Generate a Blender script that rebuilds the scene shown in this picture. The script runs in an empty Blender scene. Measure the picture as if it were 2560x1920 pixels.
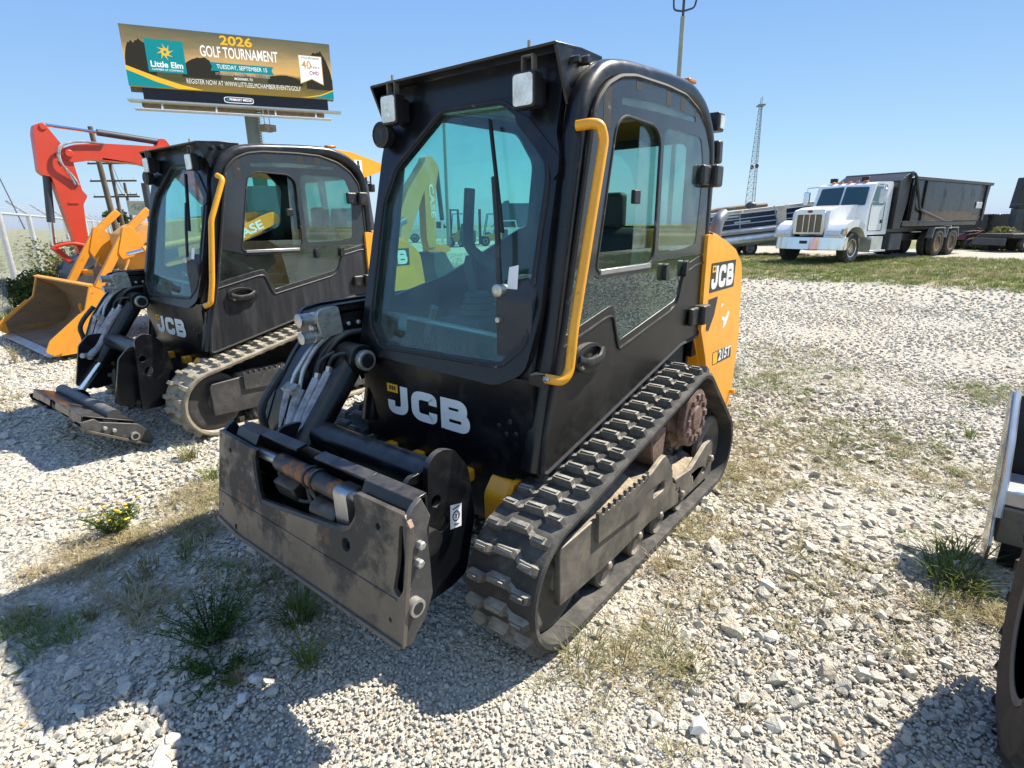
import bpy, bmesh, math, random
import numpy as np
from mathutils import Vector, Matrix, noise as mnoise
from mathutils.geometry import tessellate_polygon

S = bpy.context.scene
COL = S.collection
R = math.radians
random.seed(7)
rng = np.random.default_rng(7)

# ------------------------------------------------------------------ camera
CAM = Vector((2.5558, 1.8000, 1.6173))
CR = Vector((-0.61773, 0.78634, -0.00854))
CU = Vector((-0.22428, -0.16576, 0.96032))
CF = Vector((-0.75373, -0.59514, -0.27875))
FPX = 1379.0
cd = bpy.data.cameras.new('camera')
cam = bpy.data.objects.new('camera', cd)
COL.objects.link(cam)
m = Matrix((CR, CU, -CF)).transposed().to_4x4()
m.translation = CAM
cam.matrix_world = m
cd.sensor_width = 36.0
cd.sensor_fit = 'HORIZONTAL'
cd.lens = FPX / 2560 * 36.0
cd.clip_start = 0.05
cd.clip_end = 6000
S.camera = cam

# ------------------------------------------------------------------ world, sun, exposure
SUN = Vector((-0.576, 0.296, 0.762)).normalized()
w = bpy.data.worlds.new('World')
S.world = w
w.use_nodes = True
nt = w.node_tree
nt.nodes.clear()
sky = nt.nodes.new('ShaderNodeTexSky')
sky.sky_type = 'NISHITA'
sky.sun_disc = False
sky.sun_elevation = math.asin(SUN.z)
sky.sun_rotation = math.atan2(SUN.y, SUN.x) - math.pi / 2
sky.altitude = 0
sky.air_density = 1.0
sky.dust_density = 0.6
sky.ozone_density = 1.5
bg = nt.nodes.new('ShaderNodeBackground')
bg.inputs['Strength'].default_value = 0.15
wo = nt.nodes.new('ShaderNodeOutputWorld')
# the photograph's tone: the whole dome is compressed evenly, channel by channel
sc_ = nt.nodes.new('ShaderNodeSeparateColor'); cc_ = nt.nodes.new('ShaderNodeCombineColor')
nt.links.new(sky.outputs[0], sc_.inputs[0])
for i_, (g_, k_) in enumerate(((.66, .60), (.54, .93), (.16, 2.35))):
    pw = nt.nodes.new('ShaderNodeMath'); pw.operation = 'POWER'; pw.inputs[1].default_value = g_
    ml = nt.nodes.new('ShaderNodeMath'); ml.operation = 'MULTIPLY'; ml.inputs[1].default_value = k_
    nt.links.new(sc_.outputs[i_], pw.inputs[0]); nt.links.new(pw.outputs[0], ml.inputs[0]); nt.links.new(ml.outputs[0], cc_.inputs[i_])
nt.links.new(cc_.outputs[0], bg.inputs[0])
nt.links.new(bg.outputs[0], wo.inputs[0])
sl = bpy.data.lights.new('sun', 'SUN')
sl.energy = 4.8
sl.angle = R(0.53)
sl.color = (1.0, 0.93, 0.80)
so = bpy.data.objects.new('sun', sl)
COL.objects.link(so)
so.rotation_euler = SUN.to_track_quat('Z', 'Y').to_euler()
so.location = (-6, 3, 9)
S.view_settings.view_transform = 'Standard'
S.view_settings.look = 'None'
S.view_settings.exposure = 1.05
S.view_settings.gamma = 1.0
S.render.resolution_x = 1024
S.render.resolution_y = 768

def pray(px, py):
    return CF * 1.0 + CR * ((px - 1280) / FPX) + CU * ((960 - py) / FPX)
def zg(x, y=0.0):
    t = min(max((-x - 9) / 9, 0), 1)
    return 0.16 * t * t * (3 - 2 * t)
def at_h(px, dist):
    """point at horizontal distance dist in the pixel's direction (x, y only)"""
    d = pray(px, 560)
    h = math.hypot(d.x, d.y)
    return CAM.x + d.x / h * dist, CAM.y + d.y / h * dist
def at_pt(px, py, dist):
    d = pray(px, py)
    h = math.hypot(d.x, d.y)
    return CAM + d * (dist / h)
def at_y(px, py, y):
    d = pray(px, py)
    return CAM + d * ((y - CAM.y) / d.y)

# ------------------------------------------------------------------ object helpers
def tag(o, label=None, cat=None, group=None, kind=None):
    if label: o['label'] = label
    if cat: o['category'] = cat
    if group: o['group'] = group
    if kind: o['kind'] = kind
    return o
def thing(name, label, cat, loc=(0, 0, 0), rz=0.0, group=None):
    o = bpy.data.objects.new(name, None)
    o.empty_display_size = 0.2
    COL.objects.link(o)
    o.location = loc
    o.rotation_euler = (0, 0, rz)
    return tag(o, label, cat, group)
def copy_tree(o, parent=None):
    c = o.copy()
    COL.objects.link(c)
    c.parent = parent
    for ch in o.children:
        copy_tree(ch, c)
    return c

def rc(poly, r, n=4):
    """round the corners of a closed 2D polygon"""
    out = []
    N = len(poly)
    for i in range(N):
        p0, p1, p2 = Vector(poly[i - 1]), Vector(poly[i]), Vector(poly[(i + 1) % N])
        rr = r[i] if isinstance(r, (list, tuple)) else r
        d0, d1 = (p0 - p1), (p2 - p1)
        k = min(rr, d0.length * .48, d1.length * .48)
        if k < 1e-5:
            out.append(tuple(p1)); continue
        a, b = p1 + d0.normalized() * k, p1 + d1.normalized() * k
        for j in range(n + 1):
            t = j / n
            out.append(tuple(a * (1 - t) ** 2 + p1 * (2 * t * (1 - t)) + b * t * t))
    return out
def fp(pts, r, n=4):
    """round the bends of an open 3D path"""
    out = [Vector(pts[0])]
    for i in range(1, len(pts) - 1):
        p0, p1, p2 = Vector(pts[i - 1]), Vector(pts[i]), Vector(pts[i + 1])
        d0, d1 = p0 - p1, p2 - p1
        k = min(r, d0.length * .48, d1.length * .48)
        a, b = p1 + d0.normalized() * k, p1 + d1.normalized() * k
        for j in range(n + 1):
            t = j / n
            out.append(a * (1 - t) ** 2 + p1 * (2 * t * (1 - t)) + b * t * t)
    out.append(Vector(pts[-1]))
    return out
def circ(cx, cy, r, n=16, a0=0):
    return [(cx + r * math.cos(a0 + 2 * math.pi * i / n), cy + r * math.sin(a0 + 2 * math.pi * i / n)) for i in range(n)]

class B:
    """collects shapes that become ONE mesh object"""
    def __init__(s):
        s.v, s.f = [], []
    def add(s, vs, fs):
        o = len(s.v)
        s.v += [tuple(v) for v in vs]
        s.f += [tuple(i + o for i in f) for f in fs]
        return s
    def box(s, x0, x1, y0, y1, z0, z1):
        vs = [(x, y, z) for x in (x0, x1) for y in (y0, y1) for z in (z0, z1)]
        return s.add(vs, [(0, 1, 3, 2), (4, 6, 7, 5), (0, 4, 5, 1), (2, 3, 7, 6), (0, 2, 6, 4), (1, 5, 7, 3)])
    def obox(s, c, size, rot=(0, 0, 0), mat=None):
        from mathutils import Euler
        M = mat or Euler(rot).to_matrix()
        hx, hy, hz = [q / 2 for q in size]
        vs = [Vector(c) + M @ Vector((x, y, z)) for x in (-hx, hx) for y in (-hy, hy) for z in (-hz, hz)]
        return s.add(vs, [(0, 1, 3, 2), (4, 6, 7, 5), (0, 4, 5, 1), (2, 3, 7, 6), (0, 2, 6, 4), (1, 5, 7, 3)])
    def beam(s, p0, p1, w, h, up=(0, 0, 1)):
        p0, p1 = Vector(p0), Vector(p1)
        d = (p1 - p0)
        x = d.normalized()
        y = Vector(up).cross(x)
        if y.length < 1e-4: y = Vector((0, 1, 0)).cross(x)
        y.normalize()
        z = x.cross(y)
        return s.obox((p0 + p1) / 2, (d.length, w, h), mat=Matrix((x, y, z)).transposed())
    def plate(s, outer, holes, f0, f1):
        """flat plate with holes; f0/f1 map (u, v) to the two faces"""
        loops = [list(outer)] + [list(h) for h in holes]
        tris = tessellate_polygon([[Vector((p[0], p[1], 0)) for p in l] for l in loops])
        flat = [p for l in loops for p in l]
        n = len(flat)
        vs = [f0(*p) for p in flat] + [f1(*p) for p in flat]
        fs = []
        for a, b, c in tris:
            fs += [(a, b, c), (n + c, n + b, n + a)]
        o = 0
        for l in loops:
            k = len(l)
            for i in range(k):
                a, b = o + i, o + (i + 1) % k
                fs.append((a, b, n + b, n + a))
            o += k
        return s.add(vs, fs)
    def prism(s, poly, axis, a, b, holes=()):
        F = {'y': lambda d: (lambda u, v: (u, d, v)), 'x': lambda d: (lambda u, v: (d, u, v)), 'z': lambda d: (lambda u, v: (u, v, d))}[axis]
        return s.plate(poly, holes, F(a), F(b))
    def cyl(s, p0, p1, r0, r1=None, n=16, cap=True):
        r1 = r0 if r1 is None else r1
        return s.tube([p0, p1], [r0, r1], n, cap)
    def tube(s, pts, r, n=8, cap=True, sx=1.0, sy=1.0, up=None, closed=False, sq=2.0):
        pts = [Vector(p) for p in pts]
        K = len(pts)
        rs = r if isinstance(r, (list, tuple)) else [r] * K
        T = []
        for i in range(K):
            if closed: d = pts[(i + 1) % K] - pts[i - 1]
            else: d = pts[min(i + 1, K - 1)] - pts[max(i - 1, 0)]
            if d.length < 1e-9: d = Vector((0, 0, 1))
            T.append(d.normalized())
        ref = Vector(up) if up else (Vector((0, 0, 1)) if abs(T[0].z) < .9 else Vector((0, 1, 0)))
        nx = (ref - T[0] * ref.dot(T[0])).normalized()
        vs, fs = [], []
        for i in range(K):
            if i:
                nx = (nx - T[i] * nx.dot(T[i]))
                nx = nx.normalized() if nx.length > 1e-6 else T[i].orthogonal().normalized()
            ny = T[i].cross(nx)
            for j in range(n):
                a = 2 * math.pi * (j + .5) / n
                ca, sa = math.cos(a), math.sin(a)
                e = 2.0 / sq
                ca = math.copysign(abs(ca) ** e, ca); sa = math.copysign(abs(sa) ** e, sa)
                vs.append(pts[i] + (nx * ca * sx + ny * sa * sy) * rs[i])
        for i in range(K if closed else K - 1):
            for j in range(n):
                a, b = i * n + j, i * n + (j + 1) % n
                c, d = ((i + 1) % K) * n + (j + 1) % n, ((i + 1) % K) * n + j
                fs.append((a, b, c, d))
        if cap and not closed:
            fs.append(tuple(range(n - 1, -1, -1)))
            fs.append(tuple((K - 1) * n + j for j in range(n)))
        return s.add(vs, fs)
    def lathe(s, prof, c, axis='y', n=24):
        """prof: list of (radius, offset along axis)"""
        vs, fs = [], []
        for rr, t in prof:
            for j in range(n):
                a = 2 * math.pi * j / n
                u, v = rr * math.cos(a), rr * math.sin(a)
                p = {'y': (c[0] + u, c[1] + t, c[2] + v), 'x': (c[0] + t, c[1] + u, c[2] + v), 'z': (c[0] + u, c[1] + v, c[2] + t)}[axis]
                vs.append(p)
        for i in range(len(prof) - 1):
            for j in range(n):
                fs.append((i * n + j, i * n + (j + 1) % n, (i + 1) * n + (j + 1) % n, (i + 1) * n + j))
        fs.append(tuple(range(n)))
        fs.append(tuple((len(prof) - 1) * n + j for j in range(n - 1, -1, -1)))
        return s.add(vs, fs)
    def sphere(s, c, r, n=10, k=7, sc=(1, 1, 1)):
        vs, fs = [], []
        for i in range(k + 1):
            t = math.pi * i / k
            for j in range(n):
                a = 2 * math.pi * j / n
                vs.append((c[0] + r * sc[0] * math.sin(t) * math.cos(a), c[1] + r * sc[1] * math.sin(t) * math.sin(a), c[2] + r * sc[2] * math.cos(t)))
        for i in range(k):
            for j in range(n):
                fs.append((i * n + j, i * n + (j + 1) % n, (i + 1) * n + (j + 1) % n, (i + 1) * n + j))
        return s.add(vs, fs)
    def ribbon(s, pts, wd, f, z=0.0):
        """flat stroke of width wd in 2D, mapped by f(u, v, z)"""
        P = [Vector(p) for p in pts]
        vs = []
        K = len(P)
        for i in range(K):
            d0 = (P[i] - P[i - 1]).normalized() if i else (P[1] - P[0]).normalized()
            d1 = (P[i + 1] - P[i]).normalized() if i < K - 1 else d0
            d = (d0 + d1)
            d = d.normalized() if d.length > 1e-6 else d0
            nn = Vector((-d.y, d.x))
            k = 1 / max(.4, nn.dot(Vector((-d0.y, d0.x))))
            a, b = P[i] + nn * wd / 2 * k, P[i] - nn * wd / 2 * k
            vs += [f(a.x, a.y, z), f(b.x, b.y, z)]
        return s.add(vs, [(2 * i, 2 * i + 1, 2 * i + 3, 2 * i + 2) for i in range(K - 1)])
    def mesh(s, name, mat, smooth=35):
        me = bpy.data.meshes.new(name)
        me.from_pydata(s.v, [], s.f)
        bm = bmesh.new(); bm.from_mesh(me)
        bmesh.ops.recalc_face_normals(bm, faces=bm.faces)
        bm.to_mesh(me); bm.free()
        me.materials.append(mat)
        if smooth:
            me.polygons.foreach_set('use_smooth', [True] * len(me.polygons))
            me.set_sharp_from_angle(angle=R(smooth))
        return me
    def make(s, name, mat, parent=None, bevel=0, seg=2, smooth=35, loc=None, rot=None):
        o = bpy.data.objects.new(name, s.mesh(name, mat, smooth))
        COL.objects.link(o)
        o.parent = parent
        if loc is not None: o.location = loc
        if rot is not None: o.rotation_euler = rot
        if bevel:
            md = o.modifiers.new('bevel', 'BEVEL')
            md.width = bevel; md.segments = seg; md.limit_method = 'ANGLE'; md.angle_limit = R(40)
            md.harden_normals = False
        return o

def text(body, size, mat, parent, M, name='lettering', extrude=.001, bold=0.0, sx=1.0, align='CENTER', width=None):
    cu = bpy.data.curves.new('t', 'FONT')
    cu.body = body; cu.size = size; cu.extrude = extrude; cu.offset = bold
    cu.align_x = align; cu.align_y = 'CENTER'; cu.resolution_u = 3
    o = bpy.data.objects.new('t', cu)
    COL.objects.link(o)
    me = bpy.data.meshes.new_from_object(o.evaluated_get(bpy.context.evaluated_depsgraph_get()))
    bpy.data.objects.remove(o); bpy.data.curves.remove(cu)
    if width:
        xs = [v.co.x for v in me.vertices]
        sx = width / (max(xs) - min(xs))
    me.transform(Matrix.Diagonal((sx, 1, 1, 1)))
    me.transform(M)
    me.materials.clear(); me.materials.append(mat)
    t = bpy.data.objects.new(name, me)
    COL.objects.link(t)
    t.parent = parent
    return t
def frame(o, ux, uy):
    """matrix with text x along ux and text y along uy at origin o"""
    ux, uy = Vector(ux).normalized(), Vector(uy).normalized()
    uz = ux.cross(uy).normalized()
    uy = uz.cross(ux)
    M = Matrix((ux, uy, uz)).transposed().to_4x4()
    M.translation = Vector(o)
    return M

# ------------------------------------------------------------------ materials
def _mix(nt, a, b, fac):
    n = nt.nodes.new('ShaderNodeMix'); n.data_type = 'RGBA'
    for s, q in ((n.inputs[0], fac), (n.inputs[6], a), (n.inputs[7], b)):
        if hasattr(q, 'is_output'): nt.links.new(q, s)
        else: s.default_value = q if isinstance(q, float) else (*q, 1)
    return n.outputs[2]
def _noise(nt, vec, scale, detail=5, rough=.6, w=None):
    n = nt.nodes.new('ShaderNodeTexNoise')
    n.inputs['Scale'].default_value = scale; n.inputs['Detail'].default_value = detail; n.inputs['Roughness'].default_value = rough
    if vec is not None: nt.links.new(vec, n.inputs['Vector'])
    return n.outputs['Fac']
def _ramp(nt, fac, p0, p1):
    n = nt.nodes.new('ShaderNodeMapRange'); n.clamp = True
    n.inputs['From Min'].default_value = p0; n.inputs['From Max'].default_value = p1
    nt.links.new(fac, n.inputs['Value'])
    return n.outputs['Result']
def _math(nt, op, a, b=0.0):
    n = nt.nodes.new('ShaderNodeMath'); n.operation = op
    for s, q in ((n.inputs[0], a), (n.inputs[1], b)):
        if hasattr(q, 'is_output'): nt.links.new(q, s)
        else: s.default_value = q
    return n.outputs[0]
def pmat(name, col, rough=.5, metal=0.0, var=.12, vs=2.5, dirt=None, dlo=.5, dhi=.7, ds=4.0, dirt2=None, d2lo=.62, d2hi=.7, d2s=9.0,
         bump=0.0, bs=60.0, coat=0.0, dust=0.0, dustcol=(.33, .29, .23), stretch=None, emit=0.0, spec=.5):
    mt = bpy.data.materials.new(name)
    mt.use_nodes = True
    nt = mt.node_tree
    bs_ = nt.nodes['Principled BSDF']
    tc = nt.nodes.new('ShaderNodeTexCoord')
    vec = tc.outputs['Object']
    if stretch:
        mp = nt.nodes.new('ShaderNodeMapping'); mp.inputs['Scale'].default_value = stretch
        nt.links.new(vec, mp.inputs['Vector']); vec2 = mp.outputs[0]
    else: vec2 = vec
    n1 = _noise(nt, vec, vs)
    c = _mix(nt, tuple(q * (1 - var) for q in col), tuple(min(1, q * (1 + var)) for q in col), _ramp(nt, n1, .3, .7))
    rgh = None
    if dirt:
        d = _ramp(nt, _noise(nt, vec2, ds, 8, .68), dlo, dhi)
        c = _mix(nt, c, dirt, d)
        rgh = d
    if dirt2:
        d2 = _ramp(nt, _noise(nt, vec2, d2s, 10, .72), d2lo, d2hi)
        c = _mix(nt, c, dirt2, d2)
    if dust:
        g = nt.nodes.new('ShaderNodeNewGeometry')
        sp = nt.nodes.new('ShaderNodeSeparateXYZ')
        nt.links.new(g.outputs['Normal'], sp.inputs[0])
        u = _ramp(nt, sp.outputs[2], .35, .95)
        u = _math(nt, 'MULTIPLY', u, _ramp(nt, _noise(nt, vec, 14, 6), .25, .65))
        c = _mix(nt, c, dustcol, _math(nt, 'MULTIPLY', u, dust))
    nt.links.new(c, bs_.inputs['Base Color'])
    bs_.inputs['Roughness'].default_value = rough
    if rgh is not None:
        r = nt.nodes.new('ShaderNodeMapRange')
        r.inputs['To Min'].default_value = rough; r.inputs['To Max'].default_value = min(1, rough + .35)
        nt.links.new(rgh, r.inputs['Value']); nt.links.new(r.outputs[0], bs_.inputs['Roughness'])
    bs_.inputs['Metallic'].default_value = metal
    bs_.inputs['Coat Weight'].default_value = coat
    bs_.inputs['Specular IOR Level'].default_value = spec
    if emit:
        nt.links.new(c, bs_.inputs['Emission Color']); bs_.inputs['Emission Strength'].default_value = emit
    if bump:
        b = nt.nodes.new('ShaderNodeBump'); b.inputs['Strength'].default_value = bump; b.inputs['Distance'].default_value = .01
        nt.links.new(_noise(nt, vec, bs, 6), b.inputs['Height']); nt.links.new(b.outputs[0], bs_.inputs['Normal'])
    return mt
def glass(name, tint, refl=.02, rough=.0, film=None, amt=.0):
    """thin tinted pane: coloured see-through plus a Fresnel mirror, with a little dust"""
    mt = bpy.data.materials.new(name)
    mt.use_nodes = True
    nt = mt.node_tree
    nt.nodes.clear()
    out = nt.nodes.new('ShaderNodeOutputMaterial')
    tr = nt.nodes.new('ShaderNodeBsdfTransparent'); tr.inputs[0].default_value = (*tint, 1)
    gl = nt.nodes.new('ShaderNodeBsdfGlossy'); gl.inputs['Roughness'].default_value = rough; gl.inputs[0].default_value = (.9, .95, 1, 1)
    g = nt.nodes.new('ShaderNodeNewGeometry')
    dt = nt.nodes.new('ShaderNodeVectorMath'); dt.operation = 'DOT_PRODUCT'
    nt.links.new(g.outputs['Normal'], dt.inputs[0]); nt.links.new(g.outputs['Incoming'], dt.inputs[1])
    c1 = _math(nt, 'SUBTRACT', 1.0, _math(nt, 'ABSOLUTE', dt.outputs['Value']))
    f = _math(nt, 'ADD', _math(nt, 'MULTIPLY', _math(nt, 'POWER', c1, 5.0), .9), .04 + refl)
    mx = nt.nodes.new('ShaderNodeMixShader')
    nt.links.new(f, mx.inputs[0]); nt.links.new(tr.outputs[0], mx.inputs[1]); nt.links.new(gl.outputs[0], mx.inputs[2])
    last = mx.outputs[0]
    if film:
        df = nt.nodes.new('ShaderNodeBsdfDiffuse'); df.inputs[0].default_value = (*film, 1)
        tc = nt.nodes.new('ShaderNodeTexCoord')
        d = _math(nt, 'MULTIPLY', _ramp(nt, _noise(nt, tc.outputs['Object'], 5, 8, .7), .3, .8), amt)
        m2 = nt.nodes.new('ShaderNodeMixShader')
        nt.links.new(d, m2.inputs[0]); nt.links.new(last, m2.inputs[1]); nt.links.new(df.outputs[0], m2.inputs[2])
        last = m2.outputs[0]
    nt.links.new(last, out.inputs[0])
    return mt

TAN = (.36, .31, .24)
M = {}
M['black'] = pmat('black_paint', (.0040, .0046, .0064), .28, var=.25, dirt=(.016, .0165, .0175), dlo=.50, dhi=.80, ds=6, dirt2=(.085, .08, .072), d2lo=.675, d2hi=.70, d2s=38, coat=.1, dust=.22, spec=.42, bump=.05, bs=18)
M['blackdoor'] = pmat('black_door_paint', (.0065, .0068, .0075), .34, var=.25, dirt=(.034, .031, .027), dlo=.48, dhi=.80, ds=3.6, dirt2=(.20, .18, .14), d2lo=.665, d2hi=.70, d2s=60, dust=.25, spec=.4, bump=.05, bs=14)
M['blackfade'] = pmat('faded_black_paint', (.016, .0175, .021), .42, var=.3, dirt=(.045, .046, .052), dlo=.45, dhi=.8, ds=3.5, dirt2=(.22, .21, .20), d2lo=.67, d2hi=.72, d2s=10, stretch=(5, 5, .5), dust=.25)
M['frit'] = pmat('dark_glass_border', (.026, .032, .039), .06, var=.2, dirt=(.048, .056, .064), dlo=.40, dhi=.9, ds=2.2, bump=.03, bs=3)
M['seal'] = pmat('rubber_seal', (.018, .018, .019), .7, var=.3, dirt=(.22, .21, .19), dlo=.60, dhi=.72, ds=22)
M['yellow'] = pmat('machine_yellow', (.83, .36, .018), .34, var=.06, dirt=(.52, .24, .035), dlo=.5, dhi=.85, ds=3, dirt2=(.36, .24, .12), d2lo=.64, d2hi=.70, d2s=22, coat=.15)
M['rail'] = pmat('handrail_yellow', (.78, .35, .012), .30, var=.08, dirt=(.60, .27, .02), dlo=.5, dhi=.8, ds=9, dirt2=(.10, .06, .03), d2lo=.655, d2hi=.675, d2s=34, coat=.2)
M['white'] = pmat('white_vinyl', (.74, .74, .73), .5, var=.06, dirt=(.35, .34, .33), dlo=.62, dhi=.72, ds=16)
M['decal'] = pmat('black_vinyl', (.018, .018, .02), .4)
M['badge'] = pmat('yellow_vinyl', (.80, .42, .02), .45)
M['rubber'] = pmat('track_rubber', (.050, .048, .045), .8, var=.25, dirt=(.17, .155, .13), dlo=.38, dhi=.68, ds=9, bump=.4, bs=90, dust=.85, dustcol=(.42, .385, .32))
M['rubber2'] = pmat('dried_mud_rubber', (.12, .108, .085), .85, var=.25, dirt=(.30, .26, .19), dlo=.35, dhi=.62, ds=8, bump=.5, bs=80, dust=.7, dustcol=(.46, .42, .34))
M['frame'] = pmat('track_frame_steel', (.085, .080, .072), .55, .15, var=.2, dirt=(.21, .185, .145), dlo=.45, dhi=.72, ds=5, dirt2=(.14, .07, .04), d2lo=.68, d2hi=.76, d2s=12, bump=.15, bs=40, dust=.8, dustcol=(.44, .37, .28))
M['framedark'] = pmat('dark_track_frame', (.05, .050, .052), .5, .15, var=.2, dirt=(.11, .10, .09), dlo=.5, dhi=.75, ds=5, dirt2=(.42, .36, .29), d2lo=.66, d2hi=.7, d2s=14, bump=.2, bs=40, dust=.4)
M['rust'] = pmat('rusty_hub', (.20, .13, .105), .7, .2, var=.3, dirt=(.10, .06, .045), dlo=.42, dhi=.65, ds=12, bump=.4, bs=50)
M['rustpaint'] = pmat('flaking_paint', (.03, .03, .034), .5, var=.2, dirt=(.23, .10, .045), dlo=.50, dhi=.56, ds=9, bump=.3, bs=30)
M['plate'] = pmat('worn_coupler_steel', (.125, .108, .088), .40, .25, var=.25, vs=4, dirt=(.050, .045, .040), dlo=.49, dhi=.57, ds=3.2, dirt2=(.24, .12, .06), d2lo=.59, d2hi=.69, d2s=7, bump=.2, bs=30)
M['dirt'] = pmat('caked_dirt', (.38, .30, .21), .95, var=.25, vs=12, dirt=(.24, .19, .13), dlo=.5, dhi=.7, ds=20, bump=1.0, bs=60)
M['chrome'] = pmat('chrome', (.75, .76, .78), .12, 1.0, var=.05)
M['steel'] = pmat('bare_steel', (.45, .45, .45), .35, .9, var=.15, dirt=(.25, .22, .19), dlo=.5, dhi=.75, ds=10)
M['zinc'] = pmat('zinc_fitting', (.50, .49, .45), .4, .7, var=.15, dirt=(.22, .20, .17), dlo=.5, dhi=.7, ds=30)
M['hose'] = pmat('hose_rubber', (.02, .02, .022), .6, var=.2, dust=.5)
M['hosegrey'] = pmat('frayed_hose_sleeve', (.36, .36, .39), .9, var=.25, vs=8, dirt=(.12, .11, .10), dlo=.45, dhi=.7, ds=14, bump=.5, bs=70)
M['plastic'] = pmat('black_plastic', (.011, .011, .012), .42, var=.2, dirt=(.08, .08, .08), dlo=.55, dhi=.8, ds=12, dust=.4)
M['lens'] = pmat('lamp_lens', (.82, .80, .72), .10, .35, var=.25, vs=18, dirt=(.52, .47, .36), dlo=.5, dhi=.7, ds=26, bump=.35, bs=90, coat=.8)
M['reflector'] = pmat('lamp_reflector', (.70, .70, .68), .2, .9)
M['interior'] = pmat('cab_interior', (.030, .033, .038), .65, var=.2, dirt=(.07, .068, .065), dlo=.5, dhi=.8, ds=6)
M['headliner'] = pmat('headliner', (.24, .215, .17), .9, var=.1)
M['glass'] = glass('windscreen_glass', (.70, .93, .90), .008, film=(.50, .55, .55), amt=.075)
M['dglass'] = glass('door_glass', (.55, .76, .72), .035, film=(.45, .46, .43), amt=.07)
M['cglass'] = glass('clear_green_glass', (.78, .90, .87), .02, film=(.6, .7, .68), amt=.10)
M['bolt'] = pmat('bolt_steel', (.30, .25, .20), .5, .5, var=.3, vs=30)
M['amber'] = pmat('amber_lens', (.55, .16, .02), .25)
M['red'] = pmat('red_lens', (.35, .02, .02), .25)
# ------------------------------------------------------------------ ground
def smooth01(t): return np.clip(t, 0, 1) ** 2 * (3 - 2 * np.clip(t, 0, 1))
def gz(x, y): return .16 * smooth01((-x - 9) / 9)
def build_ground():
    u = np.linspace(-1, 1, 181)
    k = 6.2
    g = np.sinh(u * k) / np.sinh(k) * 900
    X, Y = np.meshgrid(g, g, indexing='ij')
    Z = gz(X, Y)
    near = np.exp(-(X ** 2 + Y ** 2) / 900.)
    Z = Z + near * .012 * (np.sin(X * 2.1 + .6 * Y) * np.cos(Y * 1.7 - .4 * X)) - .012 * near
    n = len(g)
    vs = np.stack([X.ravel(), Y.ravel(), Z.ravel()], 1)
    idx = np.arange(n * n).reshape(n, n)
    fs = np.stack([idx[:-1, :-1], idx[1:, :-1], idx[1:, 1:], idx[:-1, 1:]], -1).reshape(-1, 4)
    me = bpy.data.meshes.new('ground')
    me.from_pydata(vs.tolist(), [], fs.tolist())
    me.polygons.foreach_set('use_smooth', [True] * len(me.polygons))
    o = bpy.data.objects.new('ground', me)
    COL.objects.link(o)
    return tag(o, kind='structure')
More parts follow.
